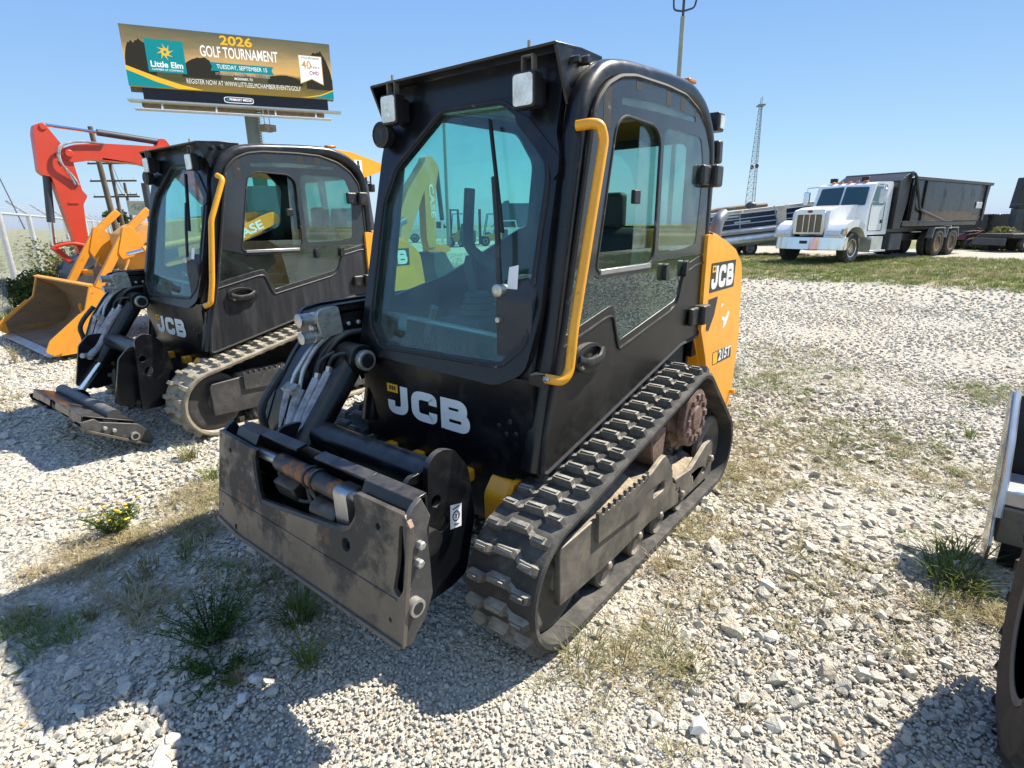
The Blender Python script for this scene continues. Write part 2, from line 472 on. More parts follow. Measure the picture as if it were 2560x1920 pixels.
def ground_mat():
    mt = bpy.data.materials.new('gravel_ground')
    mt.use_nodes = True
    nt = mt.node_tree
    P = nt.nodes['Principled BSDF']
    tc = nt.nodes.new('ShaderNodeTexCoord'); vec = tc.outputs['Object']
    def vor(scale, feat='F1', rand=1.0):
        v = nt.nodes.new('ShaderNodeTexVoronoi'); v.feature = feat
        v.inputs['Scale'].default_value = scale; v.inputs['Randomness'].default_value = rand
        nt.links.new(vec, v.inputs['Vector']); return v
    va, vb, vc = vor(34), vor(75), vor(14)
    def cellval(v):
        s = nt.nodes.new('ShaderNodeSeparateColor'); nt.links.new(v.outputs['Color'], s.inputs[0]); return s.outputs
    ca, cb, cc = cellval(va), cellval(vb), cellval(vc)
    stone = _mix(nt, (.44, .415, .36), (.66, .62, .53), ca[0])
    stone = _mix(nt, stone, (.50, .44, .33), _ramp(nt, ca[1], .72, .95))
    fine = _mix(nt, (.42, .385, .32), (.60, .555, .46), cb[0])
    lm = nt.nodes.new('ShaderNodeMapping'); lm.inputs['Rotation'].default_value = (0, 0, .1); lm.inputs['Scale'].default_value = (.22, 1.6, 1); nt.links.new(vec, lm.inputs[0]); lanev = lm.outputs[0]
    big = _noise(nt, vec, .55, 5)
    col = _mix(nt, stone, fine, _ramp(nt, big, .42, .60))
    col = _mix(nt, col, (.52, .455, .34), _math(nt, 'MULTIPLY', _ramp(nt, _noise(nt, lanev, .55, 5), .46, .66), .75))
    # slightly dark joints between stones
    ja = _ramp(nt, va.outputs['Distance'], .35, .62)
    col = _mix(nt, col, (.27, .25, .215), _math(nt, 'MULTIPLY', ja, .55))
    # grass zones by place
    sp = nt.nodes.new('ShaderNodeSeparateXYZ'); nt.links.new(vec, sp.inputs[0])
    x, y = sp.outputs[0], sp.outputs[1]
    wob = _math(nt, 'MULTIPLY', _math(nt, 'SUBTRACT', _noise(nt, vec, .35, 6, .65), .5), 7.0)
    def lt(v, edge, soft):      # 1 where v + wob < edge
        return _ramp(nt, _math(nt, 'ADD', v, wob), edge + soft, edge - soft)
    def gt(v, edge, soft): return _ramp(nt, _math(nt, 'ADD', v, wob), edge - soft, edge + soft)
    mul = lambda a, b: _math(nt, 'MULTIPLY', a, b)
    band = mul(mul(lt(x, -14.3, .8), gt(x, -24.5, .8)), gt(y, -9.0, 1.0))
    far = mul(lt(x, -34, 1.5), gt(y, -24, 2))
    far = mul(far, _math(nt, 'SUBTRACT', 1.0, mul(lt(x, -60, 3), gt(x, -75, 3))))
    left = mul(lt(y, -11.0, .7), gt(x, -14, 2))
    farl = lt(y, -42, 3)
    gm = _math(nt, 'MAXIMUM', _math(nt, 'MAXIMUM', band, far), _math(nt, 'MAXIMUM', left, farl))
    gm = mul(gm, _ramp(nt, _noise(nt, vec, 1.3, 6, .7), .28, .55))
    gcol = _mix(nt, (.11, .135, .028), (.30, .27, .10), _ramp(nt, _noise(nt, vec, .8, 6, .7), .40, .68))
    gcol = _mix(nt, gcol, (.07, .10, .02), _ramp(nt, _noise(nt, vec, 9, 6, .7), .5, .72))
    col = _mix(nt, col, gcol, gm)
    nt.links.new(col, P.inputs['Base Color'])
    P.inputs['Roughness'].default_value = .95
    P.inputs['Specular IOR Level'].default_value = .2
    h = _math(nt, 'SUBTRACT', 1.0, va.outputs['Distance'])
    h = _math(nt, 'ADD', h, mul(_math(nt, 'SUBTRACT', 1.0, vc.outputs['Distance']), 1.4))
    h = _math(nt, 'ADD', h, mul(_math(nt, 'SUBTRACT', 1.0, vb.outputs['Distance']), .4))
    h = _math(nt, 'ADD', h, mul(_noise(nt, vec, 120, 4), .3))
    b = nt.nodes.new('ShaderNodeBump'); b.inputs['Strength'].default_value = .9; b.inputs['Distance'].default_value = .022
    nt.links.new(h, b.inputs['Height']); nt.links.new(b.outputs[0], P.inputs['Normal'])
    return mt
ground = build_ground()
ground.data.materials.append(ground_mat())

def inst_mat(name, stops, rough=.9, bump=0, trans=0.0):
    """colour picked per instance from a list of (position, colour)"""
    mt = bpy.data.materials.new(name); mt.use_nodes = True
    nt = mt.node_tree; P = nt.nodes['Principled BSDF']
    oi = nt.nodes.new('ShaderNodeObjectInfo')
    r = nt.nodes.new('ShaderNodeValToRGB')
    while len(r.color_ramp.elements) < len(stops): r.color_ramp.elements.new(.5)
    for e, (p, c) in zip(r.color_ramp.elements, stops): e.position = p; e.color = (*c, 1)
    nt.links.new(oi.outputs['Random'], r.inputs[0])
    c = r.outputs[0]
    if bump:
        tc = nt.nodes.new('ShaderNodeTexCoord')
        nz = _noise(nt, tc.outputs['Object'], 3.5, 6, .65)
        hs = nt.nodes.new('ShaderNodeMix'); hs.data_type = 'RGBA'; hs.blend_type = 'MULTIPLY'; hs.inputs[0].default_value = 1
        mr = nt.nodes.new('ShaderNodeMapRange'); mr.inputs['To Min'].default_value = .72; mr.inputs['To Max'].default_value = 1.18
        nt.links.new(nz, mr.inputs['Value'])
        nt.links.new(c, hs.inputs[6]); nt.links.new(mr.outputs[0], hs.inputs[7]); c = hs.outputs[2]
        b = nt.nodes.new('ShaderNodeBump'); b.inputs['Strength'].default_value = bump; b.inputs['Distance'].default_value = .15
        nt.links.new(nz, b.inputs['Height']); nt.links.new(b.outputs[0], P.inputs['Normal'])
    nt.links.new(c, P.inputs['Base Color'])
    P.inputs['Roughness'].default_value = rough
    P.inputs['Specular IOR Level'].default_value = .25
    return mt

def scatter(name, pts, rot, sc, idx, sources):
    """one object whose points carry instances of the source meshes"""
    me = bpy.data.meshes.new(name)
    me.vertices.add(len(pts))
    me.vertices.foreach_set('co', np.asarray(pts, np.float32).ravel())
    for nm, typ, dat, key in (('rot', 'FLOAT_VECTOR', rot, 'vector'), ('sc', 'FLOAT_VECTOR', sc, 'vector'), ('idx', 'INT', idx, 'value')):
        a = me.attributes.new(nm, typ, 'POINT')
        a.data.foreach_set(key, np.asarray(dat, np.int32 if typ == 'INT' else np.float32).ravel())
    o = bpy.data.objects.new(name, me)
    COL.objects.link(o)
    c = bpy.data.collections.new(name + '_pieces')
    for k, ms in enumerate(sources):
        q = bpy.data.objects.new('%s_piece_%02d' % (name, k), ms); c.objects.link(q)
    ng = bpy.data.node_groups.new(name, 'GeometryNodeTree')
    ng.interface.new_socket('Geometry', in_out='INPUT', socket_type='NodeSocketGeometry')
    ng.interface.new_socket('Geometry', in_out='OUTPUT', socket_type='NodeSocketGeometry')
    N = ng.nodes
    gi, go = N.new('NodeGroupInput'), N.new('NodeGroupOutput')
    ip = N.new('GeometryNodeInstanceOnPoints'); ci = N.new('GeometryNodeCollectionInfo')
    ci.inputs['Collection'].default_value = c
    ci.inputs['Separate Children'].default_value = True; ci.inputs['Reset Children'].default_value = True
    ip.inputs['Pick Instance'].default_value = True
    def attr(nm, typ):
        a = N.new('GeometryNodeInputNamedAttribute'); a.data_type = typ; a.inputs['Name'].default_value = nm
        return a.outputs['Attribute']
    L = ng.links
    L.new(gi.outputs[0], ip.inputs['Points']); L.new(ci.outputs[0], ip.inputs['Instance'])
    L.new(attr('idx', 'INT'), ip.inputs['Instance Index']); L.new(attr('rot', 'FLOAT_VECTOR'), ip.inputs['Rotation']); L.new(attr('sc', 'FLOAT_VECTOR'), ip.inputs['Scale'])
    L.new(ip.outputs[0], go.inputs[0])
    o.modifiers.new('scatter', 'NODES').node_group = ng
    return o

def stone_mesh(seed, mat, npts=13):
    r = random.Random(seed)
    bm = bmesh.new()
    for _ in range(npts):
        v = Vector((r.gauss(0, 1), r.gauss(0, 1), r.gauss(0, 1))).normalized()
        v = Vector((v.x * r.uniform(.8, 1.05), v.y * r.uniform(.62, .85), v.z * r.uniform(.45, .65)))
        bm.verts.new(v)
    res = bmesh.ops.convex_hull(bm, input=bm.verts)
    for g in res['geom_interior']:
        if isinstance(g, bmesh.types.BMVert) and g.is_valid: bm.verts.remove(g)
    bmesh.ops.recalc_face_normals(bm, faces=bm.faces)
    me = bpy.data.meshes.new('stone'); bm.to_mesh(me); bm.free()
    me.materials.append(mat)
    return me
STONE = inst_mat('limestone', [(0, (.46, .43, .37)), (.20, (.60, .56, .475)), (.5, (.68, .635, .535)), (.74, (.72, .68, .59)), (.90, (.64, .56, .42)), (.97, (.50, .47, .42)), (.995, (.52, .38, .24))], .92, bump=.5)
SRC = [stone_mesh(40 + k, STONE, 11 + k % 5) for k in range(14)]

def wedge(px, py, half=60, back=1.0):
    """keep points that the camera, or one a step aside, could see"""
    d = np.stack([px - (CAM.x - CF.x * back), py - (CAM.y - CF.y * back)], 1)
    f = np.array([CF.x, CF.y]) / math.hypot(CF.x, CF.y)
    a = np.degrees(np.arccos(np.clip((d @ f) / np.hypot(d[:, 0], d[:, 1]), -1, 1)))
    return a < half
def nz2(x, y, s, o):
    return np.array([mnoise.noise((a * s, b * s, o)) for a, b in zip(x, y)])
def layer(spacing, r0, r1, smin, smax, keep=1.0, clump=None, power=2.0, fade=.0):
    n = int(2 * r1 / spacing)
    gx = CAM.x + (np.arange(n) - n / 2) * spacing
    X, Y = np.meshgrid(gx, CAM.y - CAM.x + gx, indexing='ij')
    X = (X + rng.uniform(-.5, .5, X.shape) * spacing * .95).ravel(); Y = (Y + rng.uniform(-.5, .5, Y.shape) * spacing * .95).ravel()
    d = np.hypot(X - CAM.x, Y - CAM.y)
    k = (d < r1 * (1 - fade * rng.random(len(d)))) & (d > r0 * (1 - fade * rng.random(len(d)))) & wedge(X, Y) & (rng.random(len(d)) < keep)
    k &= ~((X < -14.5) & (Y > -9))
    X, Y = X[k], Y[k]
    if clump:
        lane = np.array([mnoise.noise((a * .16 + b * .05, b * 1.15 - a * .10, 8.1)) for a, b in zip(X, Y)])
        m = .55 * nz2(X, Y, clump[0], 5.5) + .75 * lane + rng.uniform(-.25, .25, len(X)) > clump[1]
        X, Y = X[m], Y[m]
    # not inside the running gear
    t1 = (np.abs(X) < 1.1) & (np.abs(np.abs(Y) - .68) < .15)
    X, Y = X[~t1], Y[~t1]
    s = smin + (smax - smin) * rng.random(len(X)) ** power
    return X, Y, s
parts = [layer(.0155, 0, 3.3, .0060, .0125, fade=.2), layer(.032, 0, 4.6, .012, .026, .85, (.75, -.28), fade=.25), layer(.060, 0, 6.5, .022, .044, .66, (.75, -.10), fade=.2),
         layer(.15, 0, 7, .032, .062, .60, (.75, -.02)), layer(.036, 4.0, 8.5, .014, .026, .8, fade=.2), layer(.07, 7.2, 15, .020, .036, .85, fade=.15), layer(.16, 12, 30, .03, .06, .8)]
X = np.concatenate([p[0] for p in parts]); Y = np.concatenate([p[1] for p in parts]); s = np.concatenate([p[2] for p in parts])
Z = gz(X, Y) - .012 * np.exp(-(X ** 2 + Y ** 2) / 900.) + s * rng.uniform(.05, .45, len(s))
rot = np.stack([rng.normal(0, .30, len(s)), rng.normal(0, .30, len(s)), rng.uniform(0, 6.28, len(s))], 1)
sc = np.stack([s * rng.uniform(.85, 1.25, len(s)), s * rng.uniform(.85, 1.2, len(s)), s * rng.uniform(.8, 1.2, len(s))], 1)
gr = scatter('gravel', np.stack([X, Y, Z], 1), rot, sc, rng.integers(0, len(SRC), len(s)), SRC)
tag(gr, 'pale crushed limestone gravel covering the whole yard', 'gravel', kind='stuff')
print('stones', len(s))

# ------------------------------------------------------------------ grass and weeds
def leafmat(name, ca, cb, trans=.3):
    mt = bpy.data.materials.new(name); mt.use_nodes = True
    nt = mt.node_tree; P = nt.nodes['Principled BSDF']
    tc = nt.nodes.new('ShaderNodeTexCoord')
    oi = nt.nodes.new('ShaderNodeObjectInfo')
    f = _math(nt, 'ADD', _math(nt, 'MULTIPLY', _ramp(nt, _noise(nt, tc.outputs['Object'], 30, 3), .3, .7), .7), _math(nt, 'MULTIPLY', oi.outputs['Random'], .3))
    nt.links.new(_mix(nt, ca, cb, f), P.inputs['Base Color'])
    P.inputs['Roughness'].default_value = .6
    P.inputs['Specular IOR Level'].default_value = .3
    if trans:
        t = nt.nodes.new('ShaderNodeBsdfTranslucent'); nt.links.new(_mix(nt, ca, cb, f), t.inputs[0])
        mx = nt.nodes.new('ShaderNodeMixShader'); mx.inputs[0].default_value = trans
        nt.links.new(P.outputs[0], mx.inputs[1]); nt.links.new(t.outputs[0], mx.inputs[2])
        nt.links.new(mx.outputs[0], nt.nodes['Material Output'].inputs[0])
    return mt
M['grass'] = leafmat('green_grass', (.075, .125, .022), (.20, .24, .055))
M['drygrass'] = leafmat('dry_grass', (.30, .24, .12), (.46, .38, .22))
M['weed'] = leafmat('weed_leaf', (.030, .075, .018), (.075, .14, .03))
M['mixgrass'] = leafmat('half_dry_grass', (.10, .12, .03), (.40, .34, .17))
M['petal'] = pmat('yellow_petal', (.75, .48, .02), .6)
def blades(b, r, n, rad, hmin, hmax, wd, droop=.6, c=(0, 0), flat=0.0):
    for _ in range(n):
        a = r.uniform(0, 6.283); q = rad * math.sqrt(r.random())
        x, y = c[0] + q * math.cos(a), c[1] + q * math.sin(a)
        h = r.uniform(hmin, hmax); aa = a + r.uniform(-.9, .9)
        ln = h * r.uniform(.25, 1.0) * droop * (1 + flat)
        w2 = wd * r.uniform(.6, 1.2)
        px, py = -math.sin(aa) * w2 / 2, math.cos(aa) * w2 / 2
        vs = []
        for t, ww in ((0, 1.0), (.35, .9), (.7, .6), (1.0, .06)):
            f = ln * t ** 1.7
            z = h * (t - .35 * droop * t * t) * (1 - flat * .6)
            vs += [(x + math.cos(aa) * f - px * ww, y + math.sin(aa) * f - py * ww, z), (x + math.cos(aa) * f + px * ww, y + math.sin(aa) * f + py * ww, z)]
        b.add(vs, [(2 * i, 2 * i + 1, 2 * i + 3, 2 * i + 2) for i in range(3)])
def gmesh(seed, n, rad, hmin, hmax, wd, mat, droop=.6, flat=0.0, clumps=1, spread=0.0):
    r = random.Random(seed); b = B()
    for k in range(clumps):
        c = (r.gauss(0, spread), r.gauss(0, spread)) if clumps > 1 else (0, 0)
        blades(b, r, n // clumps, rad, hmin, hmax, wd, droop, c, flat)
    me = bpy.data.meshes.new('grass')
    me.from_pydata(b.v, [], b.f)
    me.materials.append(mat)
    return me
def leafy(seed, n, rad, h, mat, leaf=.02):
    """upright feathery weed: stems with many small leaves"""
    r = random.Random(seed); b = B()
    for _ in range(n):
        a = r.uniform(0, 6.283); q = rad * .25 * r.random(); hh = h * r.uniform(.5, 1)
        base = Vector((q * math.cos(a), q * math.sin(a), 0)); tip = base + Vector((math.cos(a) * rad * r.uniform(.2, 1), math.sin(a) * rad * r.uniform(.2, 1), hh))
        b.tube([base, (base + tip) / 2 + Vector((0, 0, hh * .12)), tip], [.0022, .0018, .001], 4, cap=False)
        for k in range(30):
            t = r.uniform(.15, 1); p = base.lerp(tip, t) + Vector((0, 0, hh * .12 * math.sin(math.pi * t)))
            d = Vector((r.gauss(0, 1), r.gauss(0, 1), r.gauss(.4, .6))).normalized(); ln = leaf * r.uniform(.6, 1.4)
            sd = d.cross(Vector((r.gauss(0, 1), r.gauss(0, 1), r.gauss(0, 1)))).normalized() * ln * .11
            b.add([p, p + d * ln * .5 + sd, p + d * ln, p + d * ln * .5 - sd], [(0, 1, 2, 3)])
    me = bpy.data.meshes.new('weed'); me.from_pydata(b.v, [], b.f); me.materials.append(mat)
    return me
def gpx(px, py):
    d = pray(px, py); t = -CAM.z / d.z
    return CAM + d * t
def plant(name, me, px, py, label, cat='grass', group=None, sc=1.0, loc=None):
    o = bpy.data.objects.new(name, me); COL.objects.link(o)
    p = gpx(px, py) if loc is None else Vector(loc)
    o.location = (p.x, p.y, zg(p.x) - .01); o.rotation_euler = (0, 0, random.uniform(0, 6)); o.scale = (sc,) * 3
    return tag(o, label, cat, group)
fl = plant('flowering_weed', leafy(1, 46, .13, .17, M['weedlight'] if 'weedlight' in M else M['grass'], .028), 290, 1330, 'bright green weed with small yellow flowers on sunlit gravel', 'weed')
r = random.Random(5)
fm = B().sphere((0, 0, 0), .009, 6, 4, (1, 1, .5)).mesh('flower', M['petal'])
for _ in range(16):
    a = r.uniform(0, 6.28); q = r.uniform(.05, .15)
    o = bpy.data.objects.new('flower', fm); COL.objects.link(o); o.parent = fl
    o.location = (q * math.cos(a), q * math.sin(a), r.uniform(.10, .19))
plant('leafy_weed', leafy(2, 60, .20, .20, M['weed'], .022), 530, 1600, 'large feathery dark green weed in the shadow before the coupler plate', 'weed')
plant('leafy_weed', leafy(6, 26, .17, .06, M['weed'], .024), 545, 1680, 'low dark green weed sprawling in the shadow below the feathery weed', 'weed')
plant('grass_tuft', gmesh(11, 190, .06, .07, .18, .005, M['grass'], 1.2), 745, 1545, 'spreading green grass tuft in shadow just below the coupler plate')
plant('grass_tuft', gmesh(12, 50, .03, .09, .22, .005, M['grass'], 1.2), 770, 1660, 'long-bladed green grass tuft nearest the camera in the loader shadow')
plant('grass_tuft', gmesh(13, 130, .06, .05, .13, .004, M['mixgrass'], .8, clumps=4, spread=.05), 345, 1450, 'half dry grass tuft inside the upper edge of the loader shadow')
plant('grass_tuft', gmesh(14, 120, .05, .05, .11, .004, M['grass'], .8, clumps=3, spread=.06), 470, 1365, 'green grass strip along the upper edge of the loader shadow')
plant('grass_tuft', gmesh(15, 60, .03, .05, .10, .004, M['mixgrass'], .8), 230, 1540, 'small greyish grass tuft in the middle of the loader shadow')
plant('grass_tuft', gmesh(16, 60, .03, .04, .09, .004, M['drygrass'], .8), 600, 1700, 'small brown dry tuft beside a long pale stone in shadow')
plant('grass_tuft', gmesh(17, 150, .06, .06, .15, .004, M['mixgrass'], 1.1, clumps=3, spread=.05), 1500, 1640, 'yellow-green grass tuft against the front foot of the track')
plant('grass_tuft', gmesh(18, 150, .05, .06, .15, .0038, M['mixgrass'], 1.2, clumps=4, spread=.08), 1660, 1650, 'wispy half dry grass tuft right of the track front')
plant('grass_tuft', gmesh(19, 120, .05, .05, .13, .004, M['drygrass'], .9, clumps=3, spread=.08), 1650, 1400, 'dry grass tuft beside the middle of the track')
plant('grass_tuft', gmesh(20, 260, .11, .08, .22, .007, M['grass'], 1.0, clumps=3, spread=.08), 2320, 1400, 'dark green grass tuft in shadow by the steel side plate')
plant('grass_tuft', gmesh(21, 80, .04, .06, .18, .006, M['mixgrass'], .9), 2430, 1475, 'pale dry tuft at the foot of the steel side plate')
plant('grass_tuft', gmesh(22, 50, .03, .05, .12, .006, M['grass'], .9), 2425, 1090, 'tiny green sprout alone in the gravel beyond the steel plate')
plant('grass_tuft', gmesh(23, 90, .05, .08, .18, .005, M['mixgrass'], .9), 475, 1145, 'half dry grass tuft before the second loader track')
plant('grass_tuft', gmesh(24, 90, .05, .06, .15, .005, M['grass'], .9), 530, 1195, 'yellow-green grass tuft beside the left end of the coupler plate')
plant('grass_tuft', gmesh(25, 200, .28, .04, .10, .005, M['grass'], .9), 1900, 960, 'flat green grass patch behind the yellow engine hood')
plant('grass_tuft', gmesh(26, 160, .26, .04, .10, .005, M['mixgrass'], .9), 2080, 1120, 'thin dry-green grass patch on gravel right of the track')
plant('dry_weed', leafy(8, 12, .07, .26, M['drygrass'], .02), 40, 905, 'thin dried brown weed standing before the yellow bucket', 'weed')
def strewn(name, mats, spots, label, cat):
    """loose thin ground cover that nobody could count"""
    src = [gmesh(60 + k, 22, .03, .03, .075, .0032, m_, 1.0, .5) for k, m_ in enumerate(mats)]
    P, Rr, Sc, I = [], [], [], []
    for (px, py, n, sp, kinds) in spots:
        c = gpx(px, py)
        for _ in range(n):
            x, y = c.x + random.gauss(0, sp), c.y + random.gauss(0, sp)
            P.append((x, y, zg(x) - .005)); Rr.append((0, 0, random.uniform(0, 6.28))); k = random.uniform(.6, 1.5); Sc.append((k, k, k)); I.append(random.choice(kinds))
    return tag(scatter(name, P, Rr, Sc, I, src), label, cat, kind='stuff')
strewn('thin_grass', [M['drygrass'], M['drygrass'], M['mixgrass'], M['grass']],
       [(250, 1380, 52, .10, (0, 1)), (180, 1440, 44, .12, (0, 1)), (390, 1330, 57, .12, (0, 1, 2)), (500, 1290, 57, .14, (0, 1, 2)), (500, 1240, 66, .12, (0, 2)), (60, 1560, 17, .06, (1, 3)), (90, 1600, 17, .1, (3,)),
        (330, 1520, 35, .12, (0, 2)), (640, 1420, 39, .12, (3, 2)), (1580, 1690, 34, .13, (0, 1, 2)), (1690, 1500, 40, .16, (0, 1)), (1720, 1330, 60, .16, (0, 2)), (1830, 1190, 132, .22, (0, 2)), (1950, 1080, 154, .32, (0, 2, 3)),
        (2080, 1180, 88, .3, (0, 2, 3)), (1900, 950, 198, .4, (2, 3)), (2050, 930, 88, .4, (2, 3)), (1950, 870, 66, .4, (2,)), (2200, 1100, 88, .3, (2, 3)), (2480, 985, 110, .22, (3, 2)), (2350, 1190, 66, .2, (0, 2)), (2420, 1500, 66, .12, (0, 2)),
        (30, 1000, 44, .3, (0, 2)), (240, 950, 66, .3, (0, 2)), (60, 780, 132, .6, (0, 2)), (100, 880, 66, .4, (0,)), (2060, 1450, 44, .2, (0, 2)), (150, 1360, 22, .2, (0,))],
       'thin scattered grass and dry straw growing through the gravel', 'grass')
# grass belt round the lorry and beyond
src = [gmesh(80 + k, 26, .10, .05, .14, .010, m_, .8) for k, m_ in enumerate((M['grass'], M['mixgrass'], M['grass'], M['drygrass']))]
P, Rr, Sc, I = [], [], [], []
while len(P) < 7500:
    x, y = random.uniform(-26, -13.6), random.uniform(-10, 12)
    if mnoise.noise((x * .5, y * .5, 2.2)) * 2.2 + min(1.2, (-13.9 - x) * .8) + random.uniform(-.5, .5) < .15: continue
    P.append((x, y, zg(x) - .01)); Rr.append((0, 0, random.uniform(0, 6.28))); k = random.uniform(.5, 1.3); Sc.append((k, k, k))
    n = mnoise.noise((x * .6, y * .6, 9)); I.append(random.choice((0, 2, 0, 1)) if n > -.05 else random.choice((1, 3, 1, 0)))
for _ in range(2500):
    x, y = random.uniform(-14, 6), random.uniform(-23, -11.5)
    P.append((x, y, -.01)); Rr.append((0, 0, random.uniform(0, 6.28))); k = random.uniform(.6, 2.0); Sc.append((k, k, k)); I.append(random.choice((1, 3, 3, 0)))
tag(scatter('rough_grass', P, Rr, Sc, I, src), 'patchy mown and dry grass round the lorry and along the fence', 'grass', kind='stuff')
# single larger stones
def rock(px, py, s, label, col=None, seed=0):
    p = gpx(px, py)
    me = stone_mesh(200 + seed, M[col] if col else STONE, 16)
    o = bpy.data.objects.new('rock', me); COL.objects.link(o)
    o.location = (p.x, p.y, s * .30); o.scale = (s, s * .9, s * .85); o.rotation_euler = (random.uniform(-.2, .2), random.uniform(-.2, .2), random.uniform(0, 6))
    tag(o, label, 'rock')
M['orangestone'] = pmat('orange_stone', (.46, .32, .19), .9, var=.25, vs=30, bump=.5, bs=40)
M['palestone'] = pmat('pale_stone', (.62, .60, .55), .9, var=.15, vs=30, bump=.5, bs=40)
rock(2095, 1858, .027, 'orange-brown stone among white gravel near the lower right shadow', 'orangestone', 1)
rock(1752, 1825, .046, 'flat pale slab stone in the sunlit foreground gravel', 'palestone', 2)
rock(640, 1705, .036, 'long pale stone lying in the loader shadow by a dry tuft', 'palestone', 3)
rock(608, 1752, .036, 'rounded pale stone at the lower edge of the loader shadow', 'palestone', 4)
rock(320, 1149, .05, 'white stone lying alone at the edge of the second loader shadow', 'palestone', 5)
# ------------------------------------------------------------------ compact track loader
def jcb_letters(f, mat, parent, h, names=True):
    """chunky three-letter wordmark; f(u, v, d) maps to 3D, u to the right, v up, height h"""
    st = .27
    def arc(pts, r=.2): return [tuple(p)[:2] for p in fp([(a, b, 0) for a, b in pts], r, 5)]
    J = [(arc([(.62, 1), (.62, .14), (.13, .14), (.13, .46)], .26), 0)]
    C = [(arc([(.76, .62), (.76, .86), (.14, .86), (.14, .14), (.76, .14), (.76, .38)], .24), 0)]
    Bl = [([(.14, 0), (.14, 1)], 0), (arc([(.14, .87), (.72, .87), (.72, .52), (.14, .52)], .17), .0006), (arc([(.14, .5), (.80, .5), (.80, .13), (.14, .13)], .2), .0012)]
    for strokes, off in ((J, 0), (C, .88), (Bl, 1.90)):
        b = B()
        for pts, z in strokes:
            b.ribbon([((u + off) * h, v * h) for u, v in pts], st * h, f, z)
        b.make('letter', mat, parent, smooth=0)
    bb = B()
    bb.plate([(0, .72 * h), (.40 * h, .72 * h), (.40 * h, 1.0 * h), (0, 1.0 * h)], [], lambda u, v: f(u, v + .02 * h, .0002), lambda u, v: f(u, v + .02 * h, .001))
    o = bb.make('badge', M['badge'], parent, smooth=0)
    bb = B()
    for k in range(3):
        u0 = (.09 + .085 * k) * h
        bb.plate([(u0, .80 * h), (u0 + .06 * h, .80 * h), (u0 + .06 * h, .94 * h), (u0, .94 * h)], [], lambda u, v: f(u, v + .02 * h, .0012), lambda u, v: f(u, v + .02 * h, .0018))
    bb.make('badge_mark', M['decal'], o, smooth=0)

def hull_path(circles, n=220):
    """outer belt line round a set of circles (x, z, r), resampled evenly"""
    pts = []
    for cx, cz, r in circles:
        for i in range(72):
            a = 2 * math.pi * i / 72
            pts.append((cx + r * math.cos(a), cz + r * math.sin(a)))
    pts = sorted(set(pts))
    def half(ps):
        h = []
        for p in ps:
            while len(h) >= 2 and (h[-1][0] - h[-2][0]) * (p[1] - h[-2][1]) - (h[-1][1] - h[-2][1]) * (p[0] - h[-2][0]) <= 0: h.pop()
            h.append(p)
        return h
    H = half(pts)[:-1] + half(pts[::-1])[:-1]
    H = np.array(H + [H[0]])
    s = np.concatenate([[0], np.cumsum(np.hypot(*np.diff(H, axis=0).T))])
    t = np.linspace(0, s[-1], n, endpoint=False)
    return np.stack([np.interp(t, s, H[:, 0]), np.interp(t, s, H[:, 1])], 1), s[-1]

